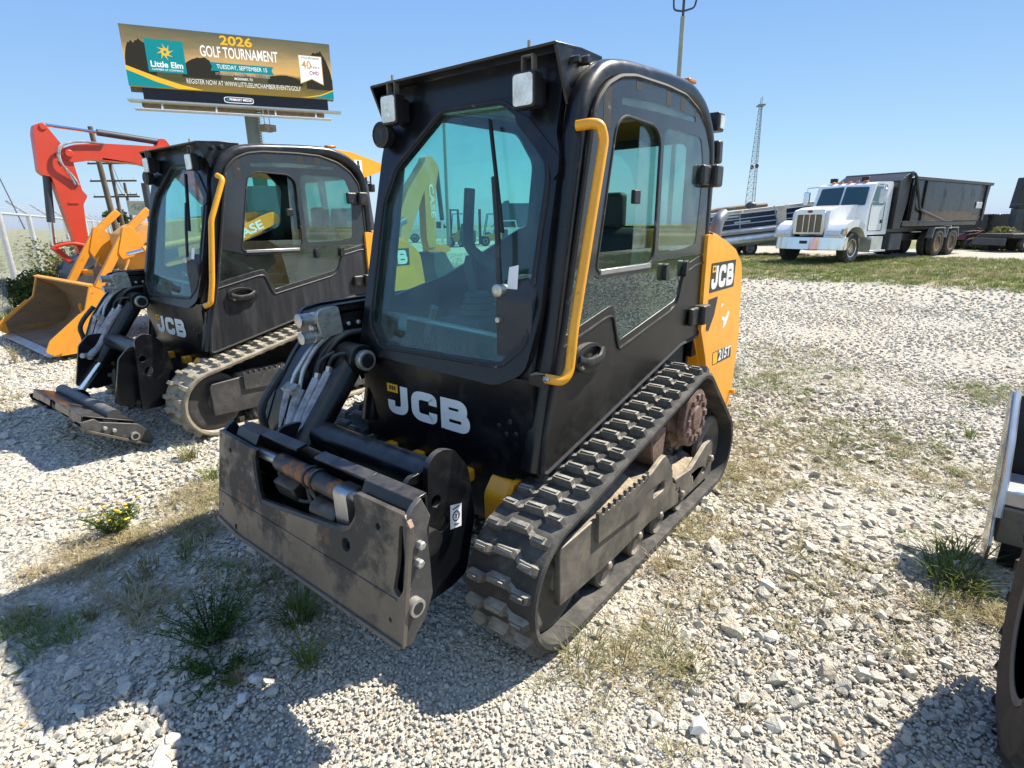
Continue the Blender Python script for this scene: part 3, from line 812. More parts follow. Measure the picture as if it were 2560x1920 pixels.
IDL = [(.965, .275, .262), (-.36, .585, .235), (-.765, .245, .232)]
def build_track(parent, sgn, mud):
    """one rubber track with its undercarriage; sgn +1 = the side with the door"""
    Y = lambda y: sgn * y
    N = 208
    P, L = hull_path(IDL, N)
    nxt, prv = np.roll(P, -1, 0), np.roll(P, 1, 0)
    T = nxt - prv
    T /= np.hypot(T[:, 0], T[:, 1])[:, None]
    Nn = np.stack([T[:, 1], -T[:, 0]], 1)            # outward for counter-clockwise
    b = B()
    prof = [(.52, -.004), (.525, .006), (.835, .006), (.842, -.004), (.838, -.024), (.522, -.024)]
    K = len(prof)
    vs = []
    for i in range(N):
        for y, d in prof:
            vs.append((P[i, 0] + Nn[i, 0] * d, Y(y), P[i, 1] + Nn[i, 1] * d))
    fs = [(i * K + j, i * K + (j + 1) % K, ((i + 1) % N) * K + (j + 1) % K, ((i + 1) % N) * K + j) for i in range(N) for j in range(K)]
    b.add(vs, fs)
    belt = b
    b = B()
    # tread bars: continuous zigzag bars with worn tops
    r0 = random.Random(3)
    step = 4
    rows = N // step
    ys = [.538, .545, .605, .612, .630, .637, .722, .729, .745, .752, .815, .824]
    sh = [.010, .010, .010, .004, -.006, -.012, -.012, -.004, .006, .012, .012, .010]
    hs_ = [.3, 1, 1, .55, .55, 1, 1, .55, .55, 1, 1, .3]
    barmesh = []
    rub = M['rubber2'] if mud else M['rubber']
    for var in range(6):
        b = B()
        vs = []
        for q in range(len(ys)):
            hh = .037 * r0.uniform(.88, 1.05)
            wd = .016 if hs_[q] == 1 else .013
            o = sh[q] + r0.uniform(-.003, .003)
            e = hs_[q]
            for dt, dn in ((-wd - .006, -.002), (-wd + .002, hh * e), (wd - .002, hh * e), (wd + .006, -.002)):
                vs.append((dt + o, Y(ys[q]), dn))
        fs = [(q * 4 + j, q * 4 + j + 1, q * 4 + j + 5, q * 4 + j + 4) for q in range(len(ys) - 1) for j in range(3)]
        fs += [(0, 1, 2, 3), tuple((len(ys) - 1) * 4 + j for j in (3, 2, 1, 0))]
        b.add(vs, fs)
        if not mud:
            for q0 in (1, 5, 9):                       # raised bite ridges on the crown of the bar
                y0, y1 = ys[q0] + .008, ys[q0 + 1] - .008
                o = sh[q0]
                vs = [(dt + o, Y(yy), dn) for dt, dn in ((-.008, .030), (-.005, .043), (.005, .043), (.008, .030)) for yy in (y0, y1)]
                b.add(vs, [(0, 1, 3, 2), (2, 3, 5, 4), (4, 5, 7, 6), (0, 2, 4, 6), (1, 7, 5, 3)])
        barmesh.append(b.mesh('tread_bar', rub, 25))
    b = belt
    # inner drive lugs
    for k in range(rows):
        i = k * step
        c = P[i] - Nn[i] * .024
        for y0 in (.635, .705):
            vs = [(c[0] + T[i][0] * dt - Nn[i][0] * dn, Y(yy), c[1] + T[i][1] * dt - Nn[i][1] * dn) for dt in (-.02, .02) for dn in (-.002, .045) for yy in (y0, y0 + .03)]
            b.add(vs, [(0, 1, 3, 2), (4, 6, 7, 5), (0, 4, 5, 1), (2, 3, 7, 6), (0, 2, 6, 4), (1, 5, 7, 3)])
    tr = b.make('rubber_track', M['belt'] if not mud else rub, parent, smooth=30)
    for k in range(rows):
        i = k * step
        o = bpy.data.objects.new('tread_bar', barmesh[r0.randrange(6)]); COL.objects.link(o); o.parent = tr
        o.location = (P[i][0], 0, P[i][1]); o.rotation_euler = (0, math.atan2(Nn[i][0], Nn[i][1]), 0)
    fm = M['framedark'] if mud else M['frame']
    # side frame
    out = [(1.0, .165), (1.005, .40), (.985, .425), (.75, .432), (.30, .43), (.18, .435), (.06, .47), (.02, .472), (-.02, .43), (-.09, .35), (-.105, .27), (-.16, .235), (-.16, .19), (-.21, .16), (-.21, .10), (.175, .155), (.55, .143)]
    slot = rc([(.15, .275), (.14, .335), (.02, .335), (.005, .275)], .03, 4)
    b = B().prism(out, 'y', Y(.800), Y(.772), [slot])
    fr = b.make('track_frame', fm, parent, bevel=.006)
    B().box(-.16, .985, Y(.60) if sgn > 0 else Y(.770), Y(.770) if sgn > 0 else Y(.60), .20, .40).make('frame_beam', fm, fr, bevel=.01)
    teeth = [(.735, .325), (.738, .462)]
    x = .735
    while x > .30:
        teeth += [(x - .004, .468), (x - .022, .468), (x - .026, .446), (x - .044, .446)]
        x -= .048
    teeth += [(.28, .455), (.262, .475), (.258, .44), (.285, .30)]
    B().prism(teeth, 'y', Y(.818), Y(.801)).make('step_plate', fm, fr, bevel=.002)
    br = [(-.135, .285), (-.16, .262), (-.40, .238), (-.62, .315), (-.70, .32), (-.745, .29), (-.765, .075), (-.27, .085), (-.235, .19), (-.18, .20), (-.175, .235)]
    hole = circ(-.62, .15, .022, 12)
    B().prism(br, 'y', Y(.792), Y(.765), [hole]).make('rear_bracket', fm, fr, bevel=.005)
    B().box(-.66, -.20, Y(.62) if sgn > 0 else Y(.763), Y(.763) if sgn > 0 else Y(.62), .12, .225).make('rear_beam', fm, fr, bevel=.008)
    B().prism([(.10, .43), (.135, .60), (.06, .63), (-.05, .60), (-.02, .43)], 'y', Y(.66), Y(.765)).make('support_block', M['rust'], parent, bevel=.008)
    # caked dirt along the top of the beam
    for nm, (xa, xb, za, zb) in (('caked_dirt', (.75, .28, .41, .46)), ('caked_dirt', (-.18, -.60, .22, .275))):
        b = B(); n = 26; mm = 7
        vs = []
        for i in range(n):
            for j in range(mm):
                u, v = i / (n - 1), j / (mm - 1)
                xx = xa + (xb - xa) * u
                z = za + (zb - za) * math.sin(math.pi * min(1, max(0, v))) ** .6 * (.75 + .5 * mnoise.noise((xx * 9, v * 5, 3.1))) + .012 * mnoise.noise((xx * 40, v * 19, 1.7))
                if i in (0, n - 1): z = za - .01
                vs.append((xx, Y(.61 + .155 * v), z))
        b.add(vs, [(i * mm + j, i * mm + j + 1, (i + 1) * mm + j + 1, (i + 1) * mm + j) for i in range(n - 1) for j in range(mm - 1)])
        b.make(nm, M['dirt'], parent, smooth=60)
    # drive motor, sprocket, idlers, rollers
    cx, cz = -.315, .585
    dm = B().lathe([(.13, .50), (.155, .56), (.155, .77), (.163, .775), (.163, .815), (.15, .82)], (cx, 0, cz), 'y', 36) if sgn > 0 else B().lathe([(.13, -.50), (.155, -.56), (.155, -.77), (.163, -.775), (.163, -.815), (.15, -.82)], (cx, 0, cz), 'y', 36)
    dm = dm.make('drive_motor', M['rust'], parent, bevel=.004)
    b = B()
    for k in range(12):
        a = 2 * math.pi * k / 12
        b.obox((cx + .118 * math.cos(a), Y(.825), cz + .118 * math.sin(a)), (.036, .018, .036), (0, -a, 0))
    b.make('bolt_ring', M['rust'], dm, bevel=.004)
    B().lathe([(.07, Y(.818)), (.065, Y(.832)), (.03, Y(.835))], (cx, 0, cz), 'y', 24).make('hub_cap', M['rust'], dm)
    b = B().lathe([(.19, Y(.62)), (.205, Y(.63)), (.205, Y(.73)), (.19, Y(.74))], (-.36, 0, .585), 'y', 32)
    for k in range(14):
        a = 2 * math.pi * k / 14
        b.obox((-.36 + .2 * math.cos(a), Y(.68), .585 + .2 * math.sin(a)), (.03, .10, .04), (0, -a, 0))
    b.make('sprocket', M['rust'], parent)
    for (ix, iz, ir), nm in ((IDL[0], 'front_idler'), (IDL[2], 'rear_idler')):
        rr = ir - .03
        b = B()
        for ya, yb in ((.60, .655), (.715, .765)):
            b.lathe([(rr * .3, Y(ya)), (rr * .93, Y(ya + .004)), (rr, Y(ya + .012)), (rr, Y(yb - .012)), (rr * .93, Y(yb - .004)), (rr * .8, Y(yb)), (rr * .45, Y(yb - .025)), (rr * .2, Y(yb - .025))], (ix, 0, iz), 'y', 36)
        b.lathe([(.06, Y(.60)), (.06, Y(.775))], (ix, 0, iz), 'y', 20)
        b.make(nm, fm, parent)
    for rx in (.60, .29, .04, -.26):
        b = B()
        for ya, yb in ((.60, .65), (.72, .79)):
            b.lathe([(.02, Y(ya)), (.080, Y(ya)), (.086, Y(ya + .008)), (.086, Y(yb - .008)), (.075, Y(yb)), (.06, Y(yb - .012)), (.02, Y(yb - .012))], (rx, 0, .112), 'y', 24)
        ro = b.make('track_roller', fm, parent)
        B().lathe([(.022, Y(.775)), (.022, Y(.806)), (.012, Y(.812))], (rx - .005, 0, .135), 'y', 6).make('bolt', M['bolt'], ro, bevel=.003)
    B().lathe([(.024, Y(.79)), (.024, Y(.812)), (.014, Y(.818))], (-.705, 0, .20), 'y', 6).make('bolt', M['bolt'], fr, bevel=.003)
    return tr

def hand(parent, mud):
    """front coupler plate, built round its pivot"""
    px, pz = 1.50, .44
    def face(d): return lambda y, z: (1.585 - .16 * (z - .76) + d - px, y, z - pz)
    out = [(-.585, .375), (-.50, .345), (.56, .335), (.60, .338), (.640, .34), (.640, .735), (.612, .768), (.37, .768), (.357, .745), (.384, .705), (.372, .672), (.340, .63), (.305, .612), (-.185, .556), (-.235, .55), (-.262, .60), (-.300, .715), (-.286, .755), (-.585, .772)]
    slot = rc([(.590, .728), (.626, .742), (.628, .535), (.608, .497), (.580, .515), (.592, .60)], .012, 3)
    holes = [slot, circ(-.485, .705, .011, 10), circ(.49, .692, .012, 10), circ(.33, .575, .024, 12), circ(-.545, .45, .006, 8), circ(.575, .41, .008, 8), circ(-.43, .385, .016, 4, .8)]
    b = B().plate(out, holes, face(.0), face(-.018))
    L = dict(loc=(px, 0, pz))
    pl = b.make('coupler_plate', M['plate'], parent, bevel=.003, **L)
    objs = [pl]
    def pt(x, y, z): return (x - px, y, z - pz)
    # lower wear bar and weld seam line
    b = B().plate([(-.584, .50), (.60, .485), (.60, .492), (-.584, .507)], [], face(.0035), face(-.002))
    objs.append(b.make('weld_seam', M['plate'], parent, **L))
    b = B().plate([(-.58, .375), (-.40, .348), (.635, .338), (.635, .352), (-.40, .364), (-.58, .392)], [], face(.010), face(-.012))
    objs.append(b.make('bottom_lip', M['plate'], parent, bevel=.003, **L))
    # raised rims of the recess
    rim = fp([(0, -.290, .755), (0, -.302, .715), (0, -.262, .60), (0, -.235, .553)], .02, 3)
    b = B().tube([face(-.012)(p.y, p.z) for p in rim], .013, 6)
    rim = fp([(0, -.235, .553), (0, -.185, .555), (0, .305, .611), (0, .345, .632), (0, .383, .69), (0, .36, .755)], .03, 4)
    b.tube([face(-.014)(p.y, p.z) for p in rim], .014, 6)
    objs.append(b.make('recess_rim', M['black'], parent, **L))
    # dark trough behind the plate
    prof = [(1.566, .735), (1.535, .795), (1.478, .80), (1.476, .788), (1.527, .783), (1.552, .730)]
    thin = [(1.530, .790), (1.480, .798), (1.478, .786), (1.528, .778)]
    for ya, yb, dz in ((-.50, -.33, .0), (-.33, -.07, .004), (.05, .36, .004), (.36, .60, .0)):
        q = [(x - px, z - pz + dz) for x, z in (prof if abs(ya + yb) > .6 else thin)]
        objs.append(B().prism(q, 'y', ya, yb).make('top_flange', M['black'], parent, bevel=.003, **L))
    q = [(x - px, z - pz) for x, z in ((1.485, .79), (1.475, .79), (1.477, .47), (1.56, .40), (1.575, .41), (1.489, .48))]
    objs.append(B().prism(q, 'y', -.56, .60).make('back_channel', M['black'], parent, bevel=.003, **L))
    end = [(1.600, .755), (1.565, .79), (1.535, .805), (1.500, .73), (1.518, .69), (1.512, .56), (1.508, .45), (1.545, .375), (1.59, .335), (1.60, .312), (1.648, .325), (1.640, .36), (1.602, .62)]
    for ya in (-.578, .603):
        q = [(x - .012 - px, z - pz) for x, z in end]
        objs.append(B().prism(q, 'y', ya, ya + .02, [circ(1.585 - px, .455 - pz, .024, 12)] if ya > 0 else []).make('end_plate', M['black'] if ya < 0 else M['framedark'], parent, bevel=.003, **L))
    b = B().lathe([(.020, .618), (.030, .618), (.030, .650), (.020, .650)], pt(1.585, 0, .455), 'y', 16)
    objs.append(b.make('pivot_bush', M['zinc'], parent, **L))
    objs.append(B().lathe([(.020, .640), (.020, .6515)], pt(1.585, 0, .455), 'y', 16).make('pivot_hole', M['decal'], parent, **L))
    objs.append(B().cyl(pt(1.455, -.55, .60), pt(1.455, .59, .60), .045, n=16).make('torque_tube', M['framedark'] if mud else M['black'], parent, **L))
    for bz, bx in ((.655, 1.545), (.595, 1.555)):
        objs.append(B().lathe([(.015, .620), (.015, .642), (.010, .646)], pt(bx, 0, bz), 'y', 6).make('bolt', M['zinc'], parent, bevel=.002, **L))
    # locking cylinder across the recess
    objs.append(B().cyl(pt(1.535, -.47, .715), pt(1.535, .61, .715), .022, n=14).make('lock_rod', M['steel'], parent, **L))
    objs.append(B().cyl(pt(1.535, -.185, .715), pt(1.535, .23, .705), .037, n=18).make('lock_cylinder', M['rustpaint'], parent, bevel=.003, **L))
    b = B()
    for yy in (.03, .075): b.tube([pt(1.535 + .040 * math.cos(a * .5236), yy, .71 + .040 * math.sin(a * .5236)) for a in range(12)], .006, 6, closed=True)
    objs.append(b.make('hose_clamp', M['hose'], parent, **L))
    b = B().prism(rc([(1.50 - px, .56 - pz), (1.572 - px, .56 - pz), (1.578 - px, .74 - pz), (1.50 - px, .745 - pz)], .02, 3), 'y', .225, .30)
    objs.append(b.make('valve_block', M['steel'], parent, bevel=.004, **L))
    objs.append(B().cyl(pt(1.545, .07, .605), pt(1.545, .222, .600), .043, n=18).make('lock_motor', M['plastic'], parent, bevel=.006, **L))
    objs.append(B().obox(pt(1.535, -.12, .625), (.07, .14, .07), (0, .3, 0)).make('lock_motor', M['plastic'], parent, bevel=.008, **L))
    b = B()
    for k, (y0, y1, dz) in enumerate(((-.22, .02, -.05), (-.02, .18, -.07), (.00, .24, -.02))):
        b.tube(fp([pt(1.53, y0, .66), pt(1.55, y0 + .05, .66 + dz), pt(1.55, y1 - .05, .64 + dz), pt(1.53, y1, .60)], .04), .007, 6)
    objs.append(b.make('cable', M['hose'], parent, **L))
    return objs

def boom(parent, v):
    """single lift arm on the far side, cross tube, near end plate, tilt cylinder"""
    bl = M['black']
    arm = [(-1.35, 1.18), (-1.30, 1.34), (-.9, 1.32), (-.2, 1.255), (.75, 1.245), (.95, 1.24), (1.05, 1.225), (1.075, 1.18), (1.05, 1.09), (1.12, 1.02), (1.24, .86), (1.33, .66), (1.385, .45), (1.40, .28), (1.36, .245), (1.22, .26), (1.17, .36), (1.13, .56), (1.03, .80), (.90, .96), (.75, 1.02), (-.6, 1.03), (-1.1, 1.0)]
    b = B().prism(rc(arm, .03, 3), 'y', -.60, -.575)
    b.prism(rc(arm, .03, 3), 'y', -.735, -.71)
    a = b.make('lift_arm', bl, parent, bevel=.004)
    b = B()
    for i in range(1, 11):
        (x0, z0), (x1, z1) = arm[i], arm[i + 1]
        b.add([(x0, -.709, z0 - .012), (x0, -.601, z0 - .012), (x1, -.601, z1 - .012), (x1, -.709, z1 - .012), (x0, -.709, z0 - .03), (x0, -.601, z0 - .03), (x1, -.601, z1 - .03), (x1, -.709, z1 - .03)],
              [(0, 1, 2, 3), (4, 5, 6, 7), (0, 1, 5, 4), (1, 2, 6, 5), (2, 3, 7, 6), (3, 0, 4, 7)])
    b.make('arm_cover', bl, a)
    # auxiliary couplers on the nose
    cp = B().prism(rc([(.93, 1.10), (.95, 1.238), (1.055, 1.232), (1.075, 1.20), (1.055, 1.09)], .02, 3), 'y', -.574, -.555).make('coupler_bracket', M['zinc'], parent, bevel=.003)
    for (x, z, r, ln) in ((1.035, 1.185, .032, .10), (1.045, 1.098, .030, .085), (1.02, 1.138, .020, .05)):
        c = B().lathe([(r * .7, 0), (r, .005), (r, ln * .35), (r * .8, ln * .38), (r * .8, ln * .5), (r * .95, ln * .53), (r * .95, ln), (r * .75, ln + .004)], (x, -.60, z), 'x', 18).make('hose_coupler', M['zinc'], parent)
        B().lathe([(r * .98, ln), (r * 1.02, ln + .012), (r * .5, ln + .018)], (x, -.60, z), 'x', 12).make('dust_cap', M['steel'], c)
    for x in (.83, .89):
        B().lathe([(.012, -.574), (.012, -.562), (.007, -.558)], (x, 0, 1.14), 'y', 6).make('bolt', M['zinc'], a)
    # tilt cylinder
    ex, ey, ez = (1.345, -.46, .53) if v == 1 else (1.32, -.46, .49)
    cy = B().cyl((.965, -.47, .965), (ex, ey, ez), .066, n=22).make('tilt_cylinder', bl, parent, bevel=.006)
    B().cyl((ex, ey, ez), (1.53, -.46, .25) if v == 2 else (1.40, -.46, .47), .030, n=16).make('cylinder_rod', M['chrome'], cy)
    if v == 2:
        B().lathe([(.05, -.53), (.072, -.52), (.072, -.41), (.05, -.40)], (1.53, 0, .235), 'y', 20).make('rod_eye', bl, cy)
    B().lathe([(.075, -.545), (.075, -.40)], (.945, 0, .985), 'y', 22).make('cylinder_head', bl, cy, bevel=.005)
    B().lathe([(.034, -.398), (.049, -.398), (.051, -.392), (.051, -.366), (.046, -.362), (.036, -.362)], (.945, 0, .985), 'y', 24).make('pin_collar', M['zinc'], cy)
    B().lathe([(.036, -.40), (.036, -.360), (.010, -.358)], (.945, 0, .985), 'y', 20).make('pin', M['plastic'], cy)
    # inner web and cross tube
    B().cyl((1.20, -.575, .665), (1.20, .43, .665), .070, n=24).make('cross_tube', bl, parent)
    B().prism([(1.12, .60), (1.17, .585), (1.22, .30), (1.20, .28), (1.12, .35)], 'y', -.57, .43).make('cross_web', bl, parent, bevel=.004)
    pl = [(1.338, .795), (1.300, .828), (1.262, .836), (1.20, .815), (1.13, .72), (1.10, .50), (1.16, .27), (1.24, .25), (1.372, .25), (1.366, .40), (1.352, .52), (1.342, .70)]
    B().prism(rc(pl, .02, 3), 'y', .455, .430, [circ(1.305, .648, .024, 16), circ(1.275, .545, .036, 16)]).make('arm_end_plate', bl, parent, bevel=.004)
    pl2 = [(1.44, .66), (1.36, .74), (1.26, .74), (1.20, .62), (1.28, .50), (1.33, .36), (1.42, .27), (1.52, .33), (1.49, .45)]
    for ya in (.36, -.50):
        B().prism(rc(pl2, .02, 3), 'y', ya, ya + .022).make('coupler_lug', bl, parent, bevel=.004)
    # hoses
    def hs(pts, r, mt, nm='hydraulic_hose', rr=.08):
        return B().tube(fp(pts, rr, 5), r, 9).make(nm, mt, parent)
    hs([(1.00, -.60, 1.10), (1.10, -.60, 1.04), (1.20, -.61, .92), (1.23, -.60, .86)], .012, M['steel'], 'steel_line')
    hs([(1.00, -.57, 1.10), (1.09, -.57, 1.05), (1.17, -.58, .94), (1.20, -.57, .86)], .012, M['steel'], 'steel_line')
    hs([(1.23, -.60, .87), (1.27, -.60, .78), (1.30, -.59, .66), (1.36, -.55, .58), (1.42, -.50, .60)], .023, M['hosegrey'])
    hs([(1.20, -.56, .87), (1.25, -.56, .78), (1.29, -.55, .68), (1.36, -.50, .56), (1.44, -.44, .58)], .023, M['hosegrey'])
    hs([(1.08, -.50, .93), (1.13, -.49, .87), (1.21, -.49, .77), (1.30, -.46, .63), (1.40, -.42, .56)], .024, M['hosegrey'], 'hose_sleeve')
    hs([(1.12, -.54, .90), (1.17, -.53, .84), (1.25, -.52, .74), (1.32, -.50, .62), (1.40, -.46, .55)], .024, M['hosegrey'], 'hose_sleeve')
    hs([(1.0, -.45, 1.02), (1.06, -.47, 1.02), (1.07, -.50, .97), (1.08, -.50, .93)], .010, M['hose'])
    hs([(1.02, -.52, 1.02), (1.10, -.54, .99), (1.12, -.54, .90)], .010, M['hose'])
    for (x, y, z) in ((1.082, -.50, .93), (1.122, -.54, .90)):
        B().cyl((x - .012, y, z + .03), (x + .016, y + .005, z - .03), .017, .013, n=6).make('hose_fitting', M['zinc'], parent)
    B().obox((1.225, -.59, .865), (.05, .09, .05), (0, .5, 0)).make('hose_clamp_block', M['zinc'], parent, bevel=.003)
    for k in range(3):
        hs([(.80, -.52 - .01 * k, 1.10), (.96, -.53 - .02 * k, 1.10), (1.06 + .02 * k, -.55 - .02 * k, 1.0), (1.12 + .03 * k, -.56 - .02 * k, .80), (1.20 + .02 * k, -.56, .62), (1.30, -.54, .50)], .011, M['hose'])
    hs([(1.22, -.66, .95), (1.31, -.66, .86), (1.36, -.66, .78), (1.34, -.66, .68), (1.37, -.64, .60), (1.42, -.6, .56)], .019, M['hose'])

def cab(parent, v):
    bl = M['black']
    doorm = M['blackdoor'] if v == 1 else M['blackfade']
    # pillars and roof tubes
    left = [(.868, .573, .64), (.735, .570, 1.20), (.583, .566, 1.97), (.545, .565, 2.085), (.43, .565, 2.19), (.25, .565, 2.222), (-.20, .565, 2.255), (-.48, .565, 2.262), (-.68, .565, 2.20), (-.80, .566, 2.09), (-.835, .57, 1.90), (-.845, .572, 1.0)]
    tb = B().tube(fp(left, .09, 5), .047, 14, sq=2.6)
    fr = tb.make('cab_frame', bl, parent)
    rt = [(x, -.478, z) for x, y, z in left]
    B().tube(fp(rt, .09, 5), .045, 12, sq=2.6).make('cab_frame', bl, parent)
    # roof
    rp = [(.42, 2.205), (.25, 2.245), (-.20, 2.282), (-.48, 2.287), (-.68, 2.23), (-.80, 2.12), (-.77, 2.10), (-.66, 2.19), (-.48, 2.245), (.25, 2.20), (.40, 2.17)]
    B().prism(rp, 'y', -.47, .56).make('roof', bl, parent, bevel=.006)
    B().prism([(.40, 2.165), (.25, 2.196), (-.20, 2.235), (-.48, 2.241), (-.62, 2.19), (-.62, 2.18), (-.48, 2.231), (-.20, 2.225), (.25, 2.186), (.40, 2.155)], 'y', -.43, .51).make('headliner', M['headliner'], parent)
    # rear wall with window
    B().plate([(-.47, .75), (.56, .75), (.56, 2.18), (-.47, 2.18)], [rc([(-.38, 1.55), (.46, 1.55), (.46, 2.06), (-.38, 2.06)], .05)], lambda y, z: (-.80 - .03 * (2.1 - z) * 0, y, z), lambda y, z: (-.83, y, z)).make('rear_wall', bl, parent, bevel=.003)
    B().plate(rc([(-.39, 1.54), (.47, 1.54), (.47, 2.07), (-.39, 2.07)], .05), [], lambda y, z: (-.808, y, z), lambda y, z: (-.812, y, z)).make('rear_window', M['dglass'], parent, smooth=0)
    # far side wall with window
    side = [(.86, .62), (.70, 1.24), (.57, 1.96), (.42, 2.17), (.2, 2.21), (-.5, 2.24), (-.70, 2.17), (-.79, 2.05), (-.81, .75)]
    win = rc([(.655, 1.255), (.23, 1.34), (-.56, 1.62), (-.62, 2.0), (-.45, 2.16), (.22, 2.15), (.43, 2.06), (.535, 1.90)], .05)
    B().prism(side, 'y', -.520, -.500, [win]).make('side_wall', bl, parent, bevel=.003)
    B().prism(rc([(.66, 1.25), (.23, 1.335), (-.57, 1.61), (-.63, 2.0), (-.46, 2.17), (.22, 2.16), (.44, 2.07), (.545, 1.90)], .05), 'y', -.512, -.509).make('side_window', M['glass'], parent, smooth=0)
    # lower front panel
    lo = rc([(-.50, .56), (.24, .545), (.30, .535), (.545, .595), (.572, .64), (.572, 1.02), (-.50, 1.02)], .02)
    lp = B().prism(lo, 'x', .872, .850).make('front_panel', bl, parent, bevel=.005)
    B().box(.60, .852, -.49, .56, .56, .60).make('floor', M['interior'], parent)
    B().prism([(.866, .64), (.866, .605), (.80, .62), (.60, .66), (-.45, .90), (-.80, .93), (-.80, .96), (-.45, .93)], 'y', .40, .60).make('sill', bl, parent, bevel=.004)
    # windscreen surround on the leaning plane
    def F(d): return lambda y, z: (.855 - .25 * (z - 1.06) + d, y, z)
    outer = rc([(-.505, 1.0), (.40, .978), (.535, 1.045), (.566, 1.25), (.552, 1.87), (.52, 1.95), (.52, 2.17), (-.47, 2.17), (-.505, 1.95)], [.01, .05, .05, .05, .03, .03, .01, .01, .03])
    gl = [(-.325, 1.058), (.40, 1.070), (.503, 1.166), (.500, 1.77), (.486, 1.842), (.312, 2.032), (.228, 2.086), (-.115, 2.094), (-.376, 1.874), (-.432, 1.72), (-.422, 1.157)]
    glr = rc(gl, .016, 3)
    B().plate(outer, [glr], F(.018), F(-.022)).make('windscreen_frame', bl, parent, bevel=.004)
    big = rc([(y * 1.012 + .0005 * (y > 0), 1.57 + (z - 1.57) * 1.012) for y, z in gl], .016, 3)
    ws = B().plate(big, [], F(-.006), F(-.010)).make('windscreen', M['glass'], parent, smooth=0)
    B().tube([F(.019)(y, z) for y, z in rc([(.37 + (y - .06) * 1.045 - .31, 1.57 + (z - 1.57) * 1.03) for y, z in gl], .04, 4)], .007, 6, closed=True).make('windscreen_seal', M['seal'], ws)
    # lower bulge of the front frame and corner gusset
    B().plate(rc([(.30, 2.06), (.385, 2.02), (.557, 1.86), (.562, 1.80), (.54, 1.775), (.515, 1.83), (.33, 2.00)], .01), [], F(.028), F(.016)).make('corner_gusset', bl, parent, bevel=.004)
    # visor
    B().prism([(.695, 2.236), (.70, 2.246), (.52, 2.262), (.36, 2.262), (.36, 2.25), (.52, 2.25)], 'y', -.50, .545).make('visor', bl, parent, bevel=.002)
    for ya in (-.512, .532):
        B().prism(rc([(.693, 2.246), (.605, 2.05), (.595, 2.045), (.50, 2.13), (.40, 2.20), (.36, 2.262)], .008), 'y', ya, ya + .012).make('visor_side', bl, parent, bevel=.002)
    B().prism([(.61, 2.10), (.60, 2.24), (.58, 2.24), (.59, 2.10)], 'y', -.498, .531).make('visor_header', bl, parent)
    for y, z, x in ((.41, 2.103, .70), (-.365, 2.128, .70)):
        lp_ = B().prism(rc([(y - .054, z - .062), (y + .054, z - .062), (y + .054, z + .062), (y - .054, z + .062)], .012), 'x', x + .012, x - .04)
        lp_.prism(rc([(y - .045, z - .05), (y + .045, z - .05), (y + .045, z + .05), (y - .045, z + .05)], .012), 'x', x - .045, x - .075)
        wl = lp_.make('work_lamp', M['plastic'], parent, bevel=.005)
        B().prism(rc([(y - .046, z - .055), (y + .046, z - .055), (y + .046, z + .055), (y - .046, z + .055)], .016), 'x', x + .018, x + .010).make('lens', M['lens'], wl, bevel=.003)
        b = B().box(x - .03, x + .0, y + .028, y + .036, z + .06, z + .118).box(x - .03, x + .0, y - .020, y - .012, z + .06, z + .118).box(x - .03, x + .0, y - .020, y + .036, z + .112, z + .120)
        b.make('lamp_bracket', M['frame'], wl, bevel=.002)
        B().cyl((x - .015, y + .008, 2.24), (x - .015, y + .008, 2.272), .006, n=6).make('bolt', M['bolt'], wl)
    hn = B().lathe([(.03, -.05), (.05, -.04), (.058, -.01), (.058, .012), (.05, .018), (.02, .022), (.012, .018)], (.685, -.455, 2.03), 'x', 24).make('horn', M['plastic'], parent)
    b = B()
    for r in (.022, .034, .046): b.tube([(.704, -.455 + r * math.cos(a * .3927), 2.03 + r * math.sin(a * .3927)) for a in range(16)], .0025, 5, closed=True)
    b.make('horn_grille', M['seal'], hn)
    for x, z, rr in ((.585, 2.205, .014), (.515, 2.215, .018)):
        B().lathe([(rr, .544), (rr, .575), (rr * .8, .58)], (x, 0, z), 'y', 12).make('grommet', M['plastic'], parent)
    # wiper
    piv = Vector(F(.045)(.375, 1.36))
    tip = Vector(F(.035)(.190, 2.03)); low = Vector(F(.035)(.338, 1.585)); mid = Vector(F(.045)(.262, 1.80))
    wp = B().tube([tip, low], .011, 6, sx=.6, sy=1.3).make('wiper_blade', M['plastic'], parent)
    B().tube(fp([piv, F(.055)(.325, 1.60), mid], .05), [.017] * 7 + [.011] if False else .012, 6).make('wiper_arm', M['plastic'], wp)
    B().lathe([(.026, -.03), (.026, .02), (.014, .028)], tuple(piv), 'x', 16).make('wiper_pivot', M['zinc'], wp)
    tg = B().plate([(.40, 1.33), (.455, 1.325), (.44, 1.46), (.395, 1.45)], [], F(.030), F(.028)).make('paper_tag', M['white'], parent, smooth=0)
    B().plate([(-.27, 1.13), (-.21, 1.13), (-.21, 1.21), (-.27, 1.21)], [], F(-.012), F(-.0125)).make('glass_sticker', M['cream2'], ws, smooth=0)
    B().prism(circ(0, 0, .011, 12), 'x', .03, 0).make('washer_nozzle', M['zinc'], parent, loc=F(.018)(.385, 1.245))
    # lower front marks
    sc = 1.0
    jcb_letters(lambda u, vv, d: (.8745 + d, -.318 + u * 1.30, .714 + vv), M['white'], lp, .150)
    for y, z in ((.40, .80), (.44, .77), (.46, .83), (.49, .78)): B().lathe([(.011, .870), (.011, .8755), (.007, .877)], (0, y, z), 'x', 10).make('plug', M['plastic'], lp)
    # ---------------- door
    D = lambda y: (lambda x, z: (x, y, z))
